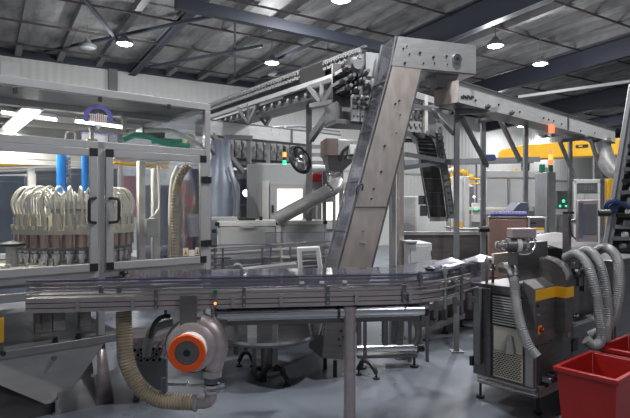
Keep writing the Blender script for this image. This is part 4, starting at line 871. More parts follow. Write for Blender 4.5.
# stack lights
def stack_light(label, px, pyb, d, r, segs, polez, grp=None):
    t = thing('stack_light', label, 'signal light', at(px,pyb,d), 0); z=0
    MB().cyl((0,0,polez),(0,0,0),r*.4,n=10).build('pole', BLACK, t)
    for h,m in segs: MB().cyl((0,0,z),(0,0,z+h*.94),r,n=18).build('lamp_segment' , m, t); z+=h
    return t
stack_light('stack light with orange over green lamps beside the convex mirror', 284.5,165,8.15,.027,((.075,LGRN),(.05,BLACK),(.075,LORG),(.09,BLACK)),-.02)
stack_light('stack light with red over orange over dark green lamps in front of the crane', 550.5,171.5,8.42,.034,((.11,DGRN),(.075,LRED),(.09,LORG),(.06,LRED)),-.25)
stack_light('unlit green lamp on a pole left of the red stack light', 542,172,8.7,.045,((.13,DGRN),),-1.2)
# far dark machines seen through the glass cabinet
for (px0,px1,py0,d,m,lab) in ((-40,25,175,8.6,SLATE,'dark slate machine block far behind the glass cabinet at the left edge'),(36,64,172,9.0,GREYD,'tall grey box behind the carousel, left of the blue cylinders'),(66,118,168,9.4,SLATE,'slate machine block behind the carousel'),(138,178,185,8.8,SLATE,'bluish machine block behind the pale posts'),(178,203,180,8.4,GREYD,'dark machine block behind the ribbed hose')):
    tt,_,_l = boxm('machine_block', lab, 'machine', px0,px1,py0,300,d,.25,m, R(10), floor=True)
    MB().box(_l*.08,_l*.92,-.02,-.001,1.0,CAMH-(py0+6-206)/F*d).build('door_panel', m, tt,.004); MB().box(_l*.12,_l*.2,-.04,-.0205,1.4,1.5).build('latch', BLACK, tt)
for px,py,d,m,lab in ((183,187,7.6,RED,'small red lamp box behind the ribbed hose'),(194,176,7.7,NAVY,'dark blue box at the upper right behind the right door'),(165,196,7.6,NAVY,'dark blue motor behind the pale right post'),(190,203,7.6,RED,'small red tag below the dark blue box')):
    o=MB().box(-.06,.06,-.05,.05,-.1,.1).cyl((0,-.07,0),(0,-.051,0),.03,n=12).box(-.02,.02,.0,.04,-at(px,py,d).z,-.1).build('junction_box',m,None,.006); o.location=at(px,py,d); o.parent=None; tag(o,lab,'box')
# grey machinery between the cabinet and case packer
t,pl,L = boxm('grey_press', 'tall grey press with a dark window left of the light grey machine', 'machine', 232,254,170,235,8.7,.8,GREYD,R(8),(('glass_pane',240,250,180,204,SLATE,.03),('window_frame',238.5,251.5,178,180,GALV,.04),('window_frame',238.5,251.5,204,206,GALV,.04)),floor=True)
o=thing('work_lamp','bright small work lamp shining in the dark window of the grey press','lamp',at(246.5,193,8.3)); MB().lathe([(.0,-.05),(.06,-.04),(.08,.0)],(0,0,0),(0,-1,0),16).build('shade',GREYD,o); MB().lathe([(.07,-.004),(.0,.015)],(0,0,0),(0,-1,0),16).build('bulb',LED,o)
cn=thing('cone_tank','cone shaped dark stainless tank right behind the corner of the glass cabinet','tank',at(221,206,7.7)); cn.location.z=0
MB().lathe([(.27,1.1),(.27,1.95),(.20,2.1),(.14,2.35),(.14,2.6)],n=28).build('tank',SLATE,cn); MB().tube(spline([(.14,-.2,2.2),(.24,-.22,1.8),(.2,-.3,1.3)]),.018,8).build('pipe',GREYD,cn); MB().cyl((0,0,0),(0,0,1.099),.2,n=20).build('stand',GREYD,cn)
# far bracket panel below the left trough
bp2=thing('bracket_conveyor','far row of pale gripper plates hanging below the far trough','conveyor',at(216,145,8.7),YA); Q=Plane(bp2.location.x,bp2.location.y,YA); L=Q.sz(308,206)[0]
MB().box(0,L,.05,.08,-.34,.22).build('back_plate',GREYD,bp2); MB().box(0,L,-.02,.04,-.30,-.24).build('lower_rail',GALV,bp2); MB().box(0,L,-.02,.04,.19,.23).build('upper_rail',STEELD,bp2)
g2=None
for i in range(12):
    o=MB().box(-.06,.06,-.02,.05,-.16,.15).box(-.05,-.015,-.05,-.021,.02,.10).box(.015,.05,-.05,-.021,-.02,.06).box(-.04,.04,-.045,-.021,-.12,-.07).build('gripper_plate',ALU,bp2) if not g2 else cp(g2,bp2); g2=g2 or o; o.location=(.12+i*(L-.2)/12,0,-.03)
for k in range(4): pass
fr2=thing('slotted_rack','grey rack of level rails between the convex mirror and the hopper','rack',at(318,160,7.4),R(8))
for z in (.16,.05,-.06,-.17): MB().box(-.16,.24,0,.04,z,z+.05).build('rail',GALV,fr2)
for x in (-.14,.22): MB().box(x,x+.04,.045,.085,-fr2.location.z,.22).build('upright',GALV,fr2)
pw=MB().tube([at(268,128,12),at(300,126,13),at(340,131,14)],.03,8).build('wall_conduit',GALV); struct(pw)
# ------------------------------------------------------------------ right background
tk,pl,L=boxm('steel_tank','open topped wide stainless tank behind the white box, right of the elevator','tank',404,490,233,262,7.6,.45,STEELD,R(3),(('rim',403,491,231.5,235,STEEL,.03),('frame_post',403,408,235,300,STEELD,.02),('frame_post',453.5,458,236,300,STEELD,.012)),floor=True)
t,pl,L=boxm('white_box','plain light grey metal box standing in front of the stainless tank','box',408,432,243,301,5.55,.45,WHITEP,R(6),(('door_panel',410.5,429.5,246,292,WHITEP,.01),('hinge',431,432.2,250,256,GREYD,.014)))
for x,y in ((.02,.03),(L-.05,.03),(.02,.38),(L-.05,.38)): MB().box(x,x+.03,y,y+.03,0,CAMH-(301-206)/F*5.55-.001).build('leg',GREYD,t)
o=t; MB().box(-.03,L*.35,-.03,.2,CAMH-(243-206)/F*5.55+.001,CAMH-(243-206)/F*5.55+.02).build('lid_edge',ALU,o)
t,pl,L=boxm('white_cabinet','white machine cabinet behind the lower end of the falling dark belt','cabinet',404,446,196,235,8.3,.6,WHITEP,R(5),(('side_panel',404.5,415,197,232,ALU,.01),('door_panel',416,445,197,232,WHITEP,.01),('handle',440,441.5,207,215,GREYD,.04)),floor=True)
wm=thing('shrink_tunnel','wide grey panelled machine with a big blank panel below the yellow crane','machine',at(443,206,9.2),R(6)); w0=wm.location; w0.z=0; wm.location=w0; Q=Plane(w0.x,w0.y,R(6))
def wp(name,px0,px1,py0,py1,m,off,dep=.04): 
    s0,z1=Q.sz(px0,py0); s1,z0=Q.sz(px1,py1); return MB().box(s0,s1,-off,-off+dep,z0,z1).build(name,m,wm,.006)
wp('left_panel',448,462,177,231,WHITEP,.2); wp('left_post',459,464,177,232,ALUL,.24); wp('large_panel',484,534,178,207,GREYP,.1); wp('header',478,536,171,178,GREYP,.12); wp('frame_post',505,507,178,214,GALV,.13)
wp('lower_frame',464,520,207,210,CREAM,.14); wp('inner_box',466,481,186,230,GREYD,-.3); wp('pale_module',470,479,203,222,ALUL,.1); wp('base_panel',446,546,214,245,GREYP,.0); wp('end_panel',534,547,168,214,GALV,.2); wp('dark_pillar',541.5,544,175,214,GREYD,.25); wp('yellow_stripe',448,458,221,228,YELL,.21,.005)
MB().box(.05,Q.sz(546,206)[0]-.02,.05,.9,0,1.2).build('machine_base',GREYD,wm)
for px,py in ((471,197),(478,199)): 
    s,z=Q.sz(px,py); MB().lathe([(0,0),(.018,.01),(.024,.02)],(s,-.15,z),(0,1,0),12).build('indicator_lamp',WIN,wm)
s,z=Q.sz(472,209); MB().cyl((s,-.18,z),(s,-.16,z),.02,n=10).build('green_lamp',LGRN,wm)
# yellow valve piping
yp=thing('yellow_pipe_rack','rack of yellow gas pipes and valves below the crane','pipes',at(447,175,10.2),R(6)); y0=yp.location
def Y_(px,py): v=at(px,py,10.2)-y0; return Vector((v.x,0,v.z))
for a,b,r in (((443,178),(543,180),.022),((443,183),(500,184),.018),((452,166),(452,188),.025),((459,165),(459,186),.02),((468,170),(468,187),.03),((499,172),(499,186),.02),((506,170),(506,184),.03),((513,170),(513,183),.025),((519,168),(519,182),.03)):
    MB().cyl(Y_(*a),Y_(*b),r,n=10).build('pipe',YELLOW,yp)
for px,py in ((452,170),(463,172),(471,177),(498,174),(507,176),(515,173),(470,187)): MB().lathe([(.03,-.05),(.05,-.04),(.05,.04),(.03,.05)],Y_(px,py),(.3,-1,.2),12).build('valve',YELL if px%2 else CREAM,yp)
for px in (446,540): q=Y_(px,182); MB().box(q.x-.03,q.x+.03,.06,.12,-y0.z,q.z+.2).build('stand',GALV,yp)
for px0,px1,py0,py1,lab in ((400,540,155,167.5,'dark level cable ladder in front of the pale wall below the crane'),):
    o=thing('cable_ladder',lab,'cable tray',(0,0,0)); a,b=at(px0,156,11),at(px1,166.5,10.2); a.z=b.z=2.55
    for dy in (0,.3): MB().bar(a+Vector((0,dy,0)),b+Vector((0,dy,0)),.03,.10).build('side_rail',GREYD,o)
    for k in range(12): q=a.lerp(b,(k+.5)/12); MB().bar(q,q+Vector((0,.3,0)),.02).build('rung',GREYD,o)
    for k in (.39,.58): q=a.lerp(b,k)+Vector((0,.15,0)); MB().cyl((q.x,q.y,0),(q.x,q.y,2.54),.02,n=6).build('post',GREYD,o)
o=MB().box(-.16,.16,0,.2,-.1,.1).cyl((.2,.1,0),(.16,.1,0),.08,n=14).build('hoist_motor',NAVY,None,.02); o.location=at(490,157.5,10.0); o.scale = (.6,.6,.6); tag(o,'dark blue motor at the left end of the yellow crane girder','motor')
# crane
ca,cb=at(498,154,11.4),at(660,147,9.7); cz=2.84
cr=thing('crane_girder','big yellow crane girder crossing behind the right trough','crane',(ca.x,ca.y,0),math.atan2((cb-ca).y,(cb-ca).x)); LC=(cb-ca).length
MB().prism([(0,2.655),(LC,2.655),(LC,2.95),(.5,2.93),(.1,2.86),(0,2.80)],(0,0,0),(1,0,0),(0,0,1),(0,.35,0)).build('girder',YELLOW,cr,.01); MB().box(-.02,LC,-.05,.40,2.63,2.653).build('lower_flange',YELLOW,cr)
s=LC*.52; MB().box(s,s+.22,-.012,-.001,2.80,2.86).build('printed_lettering',BLACK,cr); MB().box(s+.05,s+.12,-.014,-.0125,2.815,2.845).build('printed_lettering',YELLOW,cr)
for x in (.45,LC*.97): MB().box(x,x+.14,.10,.24,0,2.629).build('column',GREYD,cr)
# labelled white cabinet, yellow guard, tray machine
t,pl,L=boxm('labeller_cabinet','white cabinet with a dark grey header sign, right of the red stack light','cabinet',574,600,180,250,8.0,.6,WHITEP,R(-24),(('side_frame',574,576.5,180.5,250,PANEL,.025),('side_frame',597.5,600,180.5,250,PANEL,.025),('top_frame',574,600,179.5,183,PANEL,.025),('header_sign',576.6,597.4,183,192.5,GREYD,.02),('door_seam',584,584.4,193,240,GREYP,.003)),floor=True)
b=MB()
for k in range(7):
    s,z1=pl.sz(579.5+k*2.3,185.8); _,z0=pl.sz(579.5,190); w=.018
    b.box(s,s+.006,-.024,-.0205,z0,z1); 
    if k in (0,1,3,5): b.box(s,s+w,-.024,-.0205,z1-.007,z1)
    if k in (1,2,4,6): b.box(s,s+w,-.024,-.0205,z0,z0+.007)
    if k in (0,2,5): b.box(s+w-.006,s+w,-.024,-.0205,z0,z1)
b.build('sign_lettering',GALV,t)
o=thing('yellow_guard_post','yellow guard post standing behind the monitor screen','post',at(609,206,7.8)); o.location.z=0
MB().box(-.04,.04,-.04,.04,0,2.05).build('post',YELLOW,o,.006); MB().box(-.09,.09,-.07,.07,-.0,.015).build('base_plate',YELLOW,o)
t,pl,L=boxm('grey_pillar_cabinet','tall narrow grey control pillar left of the white labelled cabinet','cabinet',547,556,172,250,8.3,.4,GALV,R(4),(('door_panel',548,555,176,245,GALV,.01),),floor=True)
t,pl,L=boxm('grey_machine','grey machine with green glowing lamps between the control pillar and the labelled cabinet','machine',556,572,214,250,8.75,.3,GREYP,R(4),(('panel',558,573,217,245,ALU,.01),),floor=True)
for px,py,r in ((564.5,201,.026),(561,206,.02),(567,206,.016)): MB().lathe([(0,0),(r*.6,.015),(r,.03)],t.matrix_basis.inverted()@at(px,py,8.55),(0,1,0),12).build('green_lamp',LGRN,t)
MB().box(.05,.24,.05,.15,1.6,1.9).build('lamp_bracket',GREYD,t)
cpm,pl,L=boxm('steel_panel_machine','stainless panelled machine coloured for a reddish reflection, with a tray of violet caps on top','machine',488.5,528,217,300,6.2,.6,STEELR,R(-17),(('top_edge',488.5,528,216.6,218.5,STEELD,.012),('front_panel',490,525,219.5,262,STEELR,.006)),floor=True)  # reddish reflection on stainless is put into the panel colour
t2,pl2,L2=boxm('grey_panel_machine','dark grey upright panel right of the reddish panel, with a yellow and white notice','machine',528.3,546.5,217,300,6.05,.5,STEELD,R(-17),(('frame_edge',528,530,217,262,STEEL,.012),('frame_edge',544.8,546.5,217,262,STEEL,.012),('notice',533,544.3,227.5,241,PAPER,.008),('notice_band',533,544.3,227.5,230,YELL,.010),('printed_mark',536.5,539.5,233,240,SLATE,.010),('printed_mark',541,543.5,232.5,236.5,PURPLE,.010),('printed_lettering',531,536,222,224,BLACK,.004)),floor=True)
zt_=CAMH-(217-206)/F*6.2
tr=thing('cap_tray','shallow dark tray holding rows of pale violet caps, on the reddish machine','tray',cpm.matrix_basis@Vector((.03,.08,zt_+.003)),R(-17)); MB().box(0,L-.03,0,.3,0,.012).build('tray',NAVY,tr); MB().box(0,L-.03,0,.008,.012,.03).box(0,L-.03,.292,.3,.012,.03).build('tray_lip',NAVY,tr)
cap=None
for r in range(3):
    for c in range(11):
        o=MB().lathe([(.015,0),(.016,.004),(.016,.045),(.012,.052),(0,.052)],n=10).build('violet_cap',VIOLET) if not cap else cp(cap); cap=cap or o
        o.location=tr.matrix_basis@Vector((.02+c*(L-.07)/10,.04+r*.09,.0125)); tag(o,'pale violet bottle cap standing in the tray on the reddish machine','cap','violet caps in the tray')
o=MB().prism([(0,0),(.22,0),(.22,.11),(.10,.11)],(0,0,0),(1,0,0),(0,0,1),(0,.25,0)).build('slanted_cover',SLATE,None,.006); p=at(513,210.5,6.9); o.location=(p.x,p.y,p.z-.005); o.rotation_euler=(0,0,R(8)); tag(o,'blue grey slanted cover behind the tray of violet caps','cover')
o2=MB().box(-.1,.3,0,.3,0,p.z-.006).build('cover_stand',GREYD); o2.location=(p.x,p.y,0); o2.rotation_euler=(0,0,R(8)); tag(o2,'dark stand carrying the blue grey slanted cover','stand')
hb=thing('hand_grip','black grip on a steel bar left of the reddish machine','handle',at(484,229,6.05),0); MB().cyl((-.055,0,0),(.055,0,0),.035,n=16).build('grip',BLACK,hb); MB().cyl((-.28,0,0),(-.0551,0,0),.014,n=10).cyl((-.28,.0,.0),(-.28,.64,0.0),.014,n=10).build('bar',STEEL,hb)
# low conveyor frames on the floor, right of centre
lf=thing('low_conveyor_frame','low steel conveyor frame on black feet running to the right machine, behind the post','conveyor',at(420,206,6.3),math.atan2(1.3,1.07)); lf.location.z=0; L=1.3
for y,z,h in ((0,.10,.07),(0,.36,.09)): MB().box(0,L,y,y+.06,z,z+h).build('rail',STEEL,lf,.004)
MB().box(0,L,.35,.41,.36,.45).build('rail',STEELD,lf,.004); MB().box(0,L,.06,.35,.43,.45).build('belt',BELT,lf)
for x in (.2,.7,1.2): MB().box(x,x+.05,.005,.055,.171,.358).build('upright',STEELD,lf); MB().cyl((x+.02,.03,0),(x+.02,.03,.02),.045,n=14).cyl((x+.02,.03,.02),(x+.02,.03,.099),.014,n=8).build('foot',BLACK,lf)
for x in (.2,1.2): MB().box(x,x+.05,.355,.405,0,.358).build('upright',STEELD,lf)
ls_=thing('low_stand','low stand with a shiny cross tube and black end feet right of the elevator boot','stand',at(388,206,5.4),R(5)); ls_.location.z=0
a=at(357,206,5.4).x-ls_.location.x; b=at(417,206,5.4).x-ls_.location.x
MB().cyl((a,0,.20),(b,0,.20),.04,n=18).build('cross_tube',CHROME,ls_)
for x in (b+.01,b+.045): MB().cyl((x,0,.20),(x+.03,0,.20),.045,n=18).build('end_cap',BLACK,ls_)
for x,h in ((-.03,.78),(.12,.78)): MB().box(x-.03,x+.03,-.03,.03,.245,h).build('upright',STEELD,ls_,.003)
MB().tube(arc((.02,0,.36),.30,60,-40,10,(1,0,0),(0,0,1)),.035,10).build('curved_arm',STEELD,ls_); MB().box(a,b,-.04,.04,.11,.14).build('lower_bar',STEELD,ls_)
for x in (a+.05,b-.02): MB().cyl((x,0,0),(x,0,.02),.045,n=14).cyl((x,0,.02),(x,0,.109),.013,n=8).build('foot',BLACK,ls_)
MB().box(a,b,.6,.66,.66,.76).build('upper_beam',STEELD,ls_)
for x in (a+.1,b-.1): MB().box(x,x+.05,.605,.655,0,.659).build('upright',STEELD,ls_)
cross_foot_post(365,5.15,.74,'slim dark post on a black foot just right of the smooth pink post',((-.06,.02),(.10,-.1)),.035)
# ------------------------------------------------------------------ capping machine on the right
M0=(1.75,4.18)
cm_=thing('capping_machine','dark stainless capping machine with a yellow striped control box, right foreground','machine',(M0[0],M0[1],0),YA)
MPl=Plane(M0[0],M0[1],YA)
YB=YA+PI/2
EPl=Plane(M0[0],M0[1],YB)              # end face: distance along +y
def m(name,b,mt=STEELD,bev=.004,parent=None): return b.build(name,mt,parent or cm_,bev)
def ef(px,py): return EPl.sz(px,py)     # (y, z) on the end face
def lf_(px,py): return MPl.sz(px,py)    # (x, z) on the long face
yl=ef(466,300)[0]; 
m('base_rail',MB().box(-.02,.03,0,.52,.13,.20),STEEL); m('base_rail',MB().cyl((-.03,-.02,.165),(-.03,.5,.165),.022,n=12),CHROME,0)
m('base_rail',MB().box(.03,1.45,-.02,.04,.13,.22),STEELP)
for x,y in ((0,.50),(.02,.0),(1.35,0),(1.35,.5)): m('foot',MB().cyl((x,y,0),(x,y,.02),.035,n=14).cyl((x,y,.02),(x,y,.13),.011,n=8),BLACK,0)
m('corner_post',MB().box(-.02,.07,.44,.56,.20,.95),STEELD); m('corner_post',MB().box(-.06,-.025,.47,.53,.30,.95),GALV); m('latch',MB().box(-.08,-.04,.53,.56,.28,.36),BLACK)
m('end_panel',MB().box(0,.02,.0,.44,.20,.95),STEELD)
# louvred panel, bright panel, perforated panel
y0,y1=.11,.37
lv=m('louvre_panel',MB().box(-.018,-.001,y0-.02,y1+.02,.655,.92),BLACK)
for k in range(11): m('louvre',MB().bar((-.022,y0,.675+k*.022),(-.022,y1,.675+k*.022),.012,.010),TROUGHM,0,lv)
m('bright_panel',MB().box(-.012,-.001,y0,y1,.445,.65),CREAM); m('bright_cone',MB().lathe([(.055,.0),(.03,.14)],(-.001,(y0+y1)/2-.02,.447),n=16),STEEL,0)
pf=m('perforated_panel',MB().box(-.012,-.001,y0,y1,.22,.44),CREAM); b=MB()
for r in range(13):
    for c in range(9): yy=y0+.018+c*.027+(r%2)*.0135; b.box(-.0145,-.0125,yy-.009,yy+.009,.236+r*.0155,.244+r*.0155)
o=m('perforation',b,BLACK,0,pf)
m('door_stile',MB().box(-.02,-.001,.02,y0-.025,.21,.95),STEEL); m('door_stile',MB().box(-.02,-.001,y1+.025,.44,.21,.95),STEELD)
# main body along the long side
m('lower_body',MB().box(.03,1.45,.0,.56,.225,.62),STEELD); m('upper_body',MB().box(.34,1.45,.125,.56,.62,.98),STEELD)
m('seam_strip',MB().box(.40,1.2,-.008,-.001,.60,.615),STEEL,0)
for px,py in ((547.5,340),(575,315),(563,322)): x,z=lf_(px,py); m('bolt',MB().cyl((x,-.03,z),(x,-.001,z),.013,n=8),CHROME,0)
x,z=lf_(575,345); m('dark_opening',MB().box(x-.05,x+.06,-.006,-.001,z-.05,z+.05),BLACK,0)
x,z=lf_(570,330); m('reddish_panel',MB().box(x-.05,x+.03,-.004,-.001,z-.06,z+.06),STEELR,0)
x,z=lf_(536,345); m('dark_opening',MB().box(x-.03,x+.02,-.006,-.001,z-.05,z+.05),BLACK,0)
# control box
cb=m('control_box',MB().prism([(-.02,.55),(-.02,1.0),(.085,1.06),(.085,.55)],(-.062,0,0),(0,1,0),(0,0,1),(.33,0,0)),STEELD,.006)
x0,_=lf_(533,300); 
m('yellow_stripe',MB().box(-.058,.268,-.0245,-.0205,.907,.993),YELL,0,cb)
for px,py,r,mt in ((535.3,305.5,.011,BLACK),(535.3,314.5,.010,CHROME)): x,z=lf_(px,py); m('push_button',MB().cyl((x,-.036,z),(x,-.0205,z),r,n=12),mt,0,cb)
x,z=lf_(537.5,329.5); sw=m('main_switch',MB().box(x-.030,x+.024,-.026,-.0205,z-.034,z+.034),YELL,0,cb); m('switch_knob',MB().lathe([(.0,.03),(.016,.03),(.022,.0)],(x,-.026,z),(0,-1,0),14),RED,0,cb)
# stepped second housing with a curved hood
hd=[(-.106,.62),(-.106,1.05)]+[(-.106+.226*(1-math.cos(R(a))),1.05+.165*math.sin(R(a))) for a in range(15,91,15)]+[(.12,.62)]
cbx=m('hood_housing',MB().prism(hd,(.272,0,0),(0,1,0),(0,0,1),(.13,0,0)),STEELD,.004)
arcp=[(-.108+.229*(1-math.cos(R(a))),1.05+.168*math.sin(R(a))) for a in range(0,91,9)]
b=MB(); vs=[];fs=[]
for y,z in arcp: vs+=[(.268,y,z),(.406,y,z),(.406,y+.002,z+.008),(.268,y+.002,z+.008)]
for i in range(len(arcp)-1): q=i*4;c=q+4; fs+=[(q+k,c+k,c+(k+1)%4,q+(k+1)%4) for k in range(4)]
m('curved_hood',MB().add(vs,fs),CHROME,0,cbx)
m('yellow_stripe',MB().box(.2655,.2705,-.108,-.021,.907,.993).box(.2655,.404,-.1115,-.1075,.907,.993),YELL,0,cbx)
# upper tower, motor
m('tower_plate',MB().box(.06,.594,.20,.27,.985,1.34),STEELD,.006); m('tower_ledge',MB().box(-.06,.60,.13,.199,.99,1.03),STEEL,.004); m('top_deck',MB().box(.0,.339,.09,.56,.951,.984),STEELD,.003)
p=cm_.matrix_basis.inverted()@at(513,244,4.75)
mo=thing('chrome_motor','small chrome motor with a grey box on top at the machine infeed','motor',at(513,245,4.24),R(5))
MB().cyl((-.06,0,0),(.09,0,0),.055,n=24).build('housing',STEELD,mo,.004); MB().cyl((.02,0,0),(.055,0,0),.058,n=24).build('ring',PAPER,mo); MB().cyl((.0901,0,0),(.12,0,0),.045,n=20).build('end_cap',CHROME,mo); MB().lathe([(.04,0),(.04,.02),(.02,.025),(.02,.05),(.032,.052),(.032,.075),(0,.08)],(-.0601,0,0),(-1,0,0),18).build('shaft_coupling',CHROME,mo)
MB().box(-.03,.17,-.05,.05,.062,.135).build('terminal_box',STEELP,mo,.005); MB().box(.03,.05,-.02,.02,.05,.0615).build('neck',BLACK,mo); MB().tube(spline([(.16,-.03,.06),(.16,-.05,.0),(.12,-.05,-.06),(.02,-.05,-.068)]),.008,6).build('cable',CHROME,mo)
MB().box(-.03,.03,-.03,.03,-.16,-.0555).build('bracket',STEELD,mo,.003)
# hood wing, post, screen
hw=thing('curved_guard_hood','shiny curved stainless guard hood behind the monitor post on the capping machine','cover',(M0[0],M0[1],0),YA)
prof=[(.08,1.22),(.14,1.27),(.24,1.29),(.34,1.31),(.44,1.36),(.54,1.37)]
vs=[];fs=[]
for y,z in prof: vs+=[(.78,y,z-.02),(1.45,y,z+.0),(1.45,y,z+.01),(.78,y,z-.01)]
for i in range(len(prof)-1): q=i*4;c=q+4; fs+=[(q+k,c+k,c+(k+1)%4,q+(k+1)%4) for k in range(4)]
MB().add(vs,fs).build('hood',STEELD,hw)
MB().box(.80,1.44,.13,.15,.985,1.2).build('front_apron',STEELD,hw); MB().box(.80,1.4,.30,.5,.985,1.25).build('frame',GREYD,hw)
mp=thing('monitor_post','square steel post carrying the operator screen','post',at(567,206,4.72),YA); mp.location.z=0
MB().box(-.028,.028,-.028,.028,.985,1.58).build('post',STEELD,mp,.003); MB().box(-.04,.10,-.02,.02,1.58,1.60).build('cap',BLACK,mp)
MB().cyl((.03,0,1.50),(.16,-.03,1.52),.022,n=12).build('arm',CHROME,mp); MB().tube(spline([(-.03,-.03,1.55),(-.035,-.05,1.42),(.04,-.07,1.35),(.14,-.06,1.37)]),.006,6).build('cable',BLACK,mp)
sc=thing('operator_screen','flat dark operator screen panel on the monitor post','screen',at(588,221,4.62),R(-8))
MB().box(-.085,.085,0,.05,-.18,.185).build('case',STEELP,sc,.006); MB().box(-.035,.07,-.006,-.001,-.12,.15).build('display',GREYD,sc,.002); MB().box(-.078,-.04,-.004,-.001,-.15,.16).build('key_strip',SLATE,sc); MB().cyl((.086,.025,.07),(.19,.025,.07),.03,n=14).build('side_knob',BLACK,sc)
# hoses
def hose(label, pts, r=.042, m_=HOSEG, rings=(.018,.0035)):
    o=MB().tube(spline(pts,8),r,14,rings).build('grey_hose',m_); tag(o,label,'hose','grey hoses at the capping machine'); return o
hose('leftmost of three grey hoses arching from the hood, its lower end looped up',[at(566,258,4.62),at(577,254,4.5),at(588,266,4.4),at(595,290,4.33),at(600,318,4.3),at(602,338,4.3),at(595,346,4.29),at(586,340,4.3)])
hose('middle of the three grey hoses arching out of the hood',[at(578,254,4.75),at(590,251,4.6),at(600,265,4.5),at(606,290,4.45),at(608,318,4.42),at(606,340,4.4)])
hose('right of the three grey hoses arching out of the hood',[at(592,254,4.85),at(606,248,4.65),at(617,258,4.55),at(620,280,4.5),at(617,305,4.48),at(610,325,4.5),at(590,336,4.55)])
hose('grey ribbed hose hanging down the louvred end of the capping machine',[at(512,272,4.26),at(514.5,282,4.22),at(516,300,4.16),at(520,322,4.1),at(528,344,4.04),at(537,357,4.0)],.040)
o=MB().tube(spline([at(503,268,4.4),at(508,268.5,4.33),at(512,271,4.28),at(514.5,278,4.23)],4),[.05]*12+[.044],14).build('hose_cuff',STEELD); tag(o,'dark elbow cuff at the top of the hanging grey hose','pipe')
cl=thing('clutter_bracket','black bracket with clamps under the grey hoses','bracket',at(576,270,4.66),YA); MB().box(-.1,.22,-.02,.04,-.06,.02).build('bracket',BLACK,cl,.004)
for x in (-.05,.06,.17): MB().cyl((x,-.05,-.01),(x,-.021,-.01),.025,n=12).cyl((x,0,.021),(x,0,.07),.015,n=8).build('clamp',GREYD,cl)
MB().box(.0,.08,-.03,.0,-.14,-.061).box(.12,.18,-.02,.02,-.2,-.061).build('lower_block',STEELD,cl)
# dark chain piece by the base rail
bk=thing('black_foot_bar','black notched bar lying along the base of the capping machine','bar',(M0[0],M0[1],0),YA); MB().box(.04,.42,-.10,-.025,.26,.30).build('bar',STEELD,bk,.003)
for k in range(5): MB().box(.07+k*.07,.105+k*.07,-.105,-.03,.301,.32).build('notch_block',BLACK,bk,.002)
MB().box(.1,.14,-.03,-.021,.20,.262).build('bracket',BLACK,bk)
# red bins
def bin_(label, loc, yaw):
    t=thing('red_bin',label,'bin',loc,yaw,'red bins beside the capping machine')
    w,l,h=.20,.30,.50; a=.86
    def ring(s,z): return [(-w*s,-l*s,z),(w*s,-l*s,z),(w*s,l*s,z),(-w*s,l*s,z)]
    O=ring(a,0)+ring(1,h); I=ring(.95,h)+ring(a*.93,.015); vs=O+I; fs=[(3,2,1,0)]
    for k in range(4): j=(k+1)%4; fs+=[(k,j,4+j,4+k),(4+k,4+j,8+j,8+k),(8+k,8+j,12+j,12+k)]
    fs.append((12,13,14,15)); MB().add(vs,fs).build('tub',RED,t,.012)
    r=MB(); 
    R0=[(-w-.018,-l-.018),(w+.018,-l-.018),(w+.018,l+.018),(-w-.018,l+.018)]; R1=[(-w+.012,-l+.012),(w-.012,-l+.012),(w-.012,l-.012),(-w+.012,l-.012)]
    vs=[(x,y,h+.006) for x,y in R0]+[(x,y,h+.006) for x,y in R1]+[(x,y,h-.03) for x,y in R0]+[(x,y,h-.03) for x,y in [(p[0]*.93,p[1]*.95) for p in R0]]; fs=[]
    for k in range(4): j=(k+1)%4; fs+=[(k,j,4+j,4+k),(k,j,8+j,8+k),(8+k,8+j,12+j,12+k)]
    r.add(vs,fs); r.build('rim',RED,t,.005)
    for y in (-.1,.06): MB().box(-w*.985-.008,-w*.93,y,y+.03,.20,.44).build('side_rib',RED,t,.004)
    return t
bin_('nearest red plastic bin, in front at the lower right corner',(2.085,3.83,0),YA-PI/2)
bin_('red plastic bin behind the nearest one, cut by the right picture edge',(2.68,4.36,0),YA-PI/2)
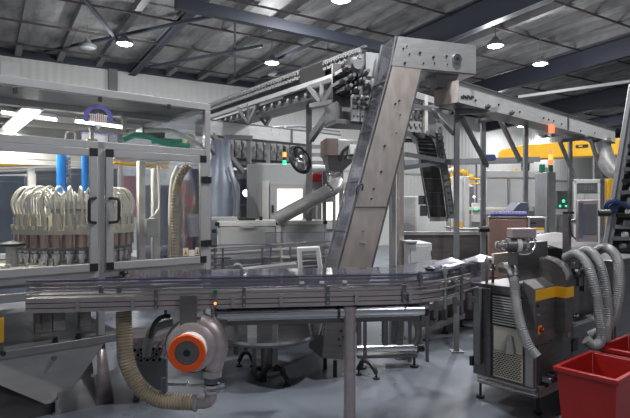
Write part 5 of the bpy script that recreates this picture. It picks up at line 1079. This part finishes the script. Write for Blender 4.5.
# dark inclined elevator at the right edge
de=thing('dark_inclined_elevator','dark inclined ladder-like elevator at the right picture edge','elevator conveyor',at(600,206,6.6),R(-25)); d0=de.location
def DE(px,py,d=6.6): v=at(px,py,d)-d0; c,s=math.cos(R(-25)),math.sin(R(-25)); return Vector((v.x*c+v.y*s,-v.x*s+v.y*c,v.z))
def dbar(a,b,w,h,m_,n): return MB().bar(DE(*a),DE(*b),w,h,(0,1,0)).build(n,m_,de)
dbar((602,262),(630.5,85),.04,.14,GALV,'side_rail'); dbar((606.5,262),(635,88),.06,.10,GREYD,'side_rail'); dbar((640,262),(668,88),.07,.14,GREYD,'side_rail')
dbar((622,264),(650,92,6.75),.30,.02,BLACK,'belt')
for i in range(14):
    f=i/13; a=(608+25*f,250-150*f); MB().bar(DE(a[0]+2,a[1],6.55),DE(a[0]+30,a[1],6.55),.05,.045).build('rung',GREYD if i%3 else BLACK,de)
    MB().cyl(DE(a[0]+13,a[1]-3.5,6.56),DE(a[0]+17,a[1]-3.5,6.56),.04,n=10).build('carrier_cup',GREYP if i%2 else GREYD,de)
MB().tube(spline([DE(605,214,6.5),DE(606,205,6.45),DE(612,201,6.42),DE(620,203,6.42),DE(630,208,6.42)],5),.03,8).build('blue_hose',NAVY,de); MB().lathe([(.05,-.04),(.06,-.03),(.06,.03),(.05,.04)],DE(613,208,6.5),(0,-1,0),16).build('blue_coupling',NAVY,de)
q=DE(600,206); MB().box(DE(604,206).x,DE(645,206).x,.25,.5,-d0.z,DE(0,250).z).build('base',GREYD,de,.01)
# dark column machine at the lower right edge
t=thing('dark_cabinet','tall dark steel cabinet at the right edge beside the second red bin','cabinet',at(614,206,5.15),YA); t.location.z=0
MB().box(0,.9,0,.6,.0,1.12).build('body',STEELD,t,.008); MB().box(.03,.4,-.012,-.001,.1,1.05).build('door',STEELD,t,.004)
for k,z in enumerate((.66,.74,.82)): MB().cyl((.02+.03*(k%2),-.04,z),(.02+.03*(k%2),-.0125,z),.022,n=12).build('knob',(BLACK,ALU,GREYD)[k],t)
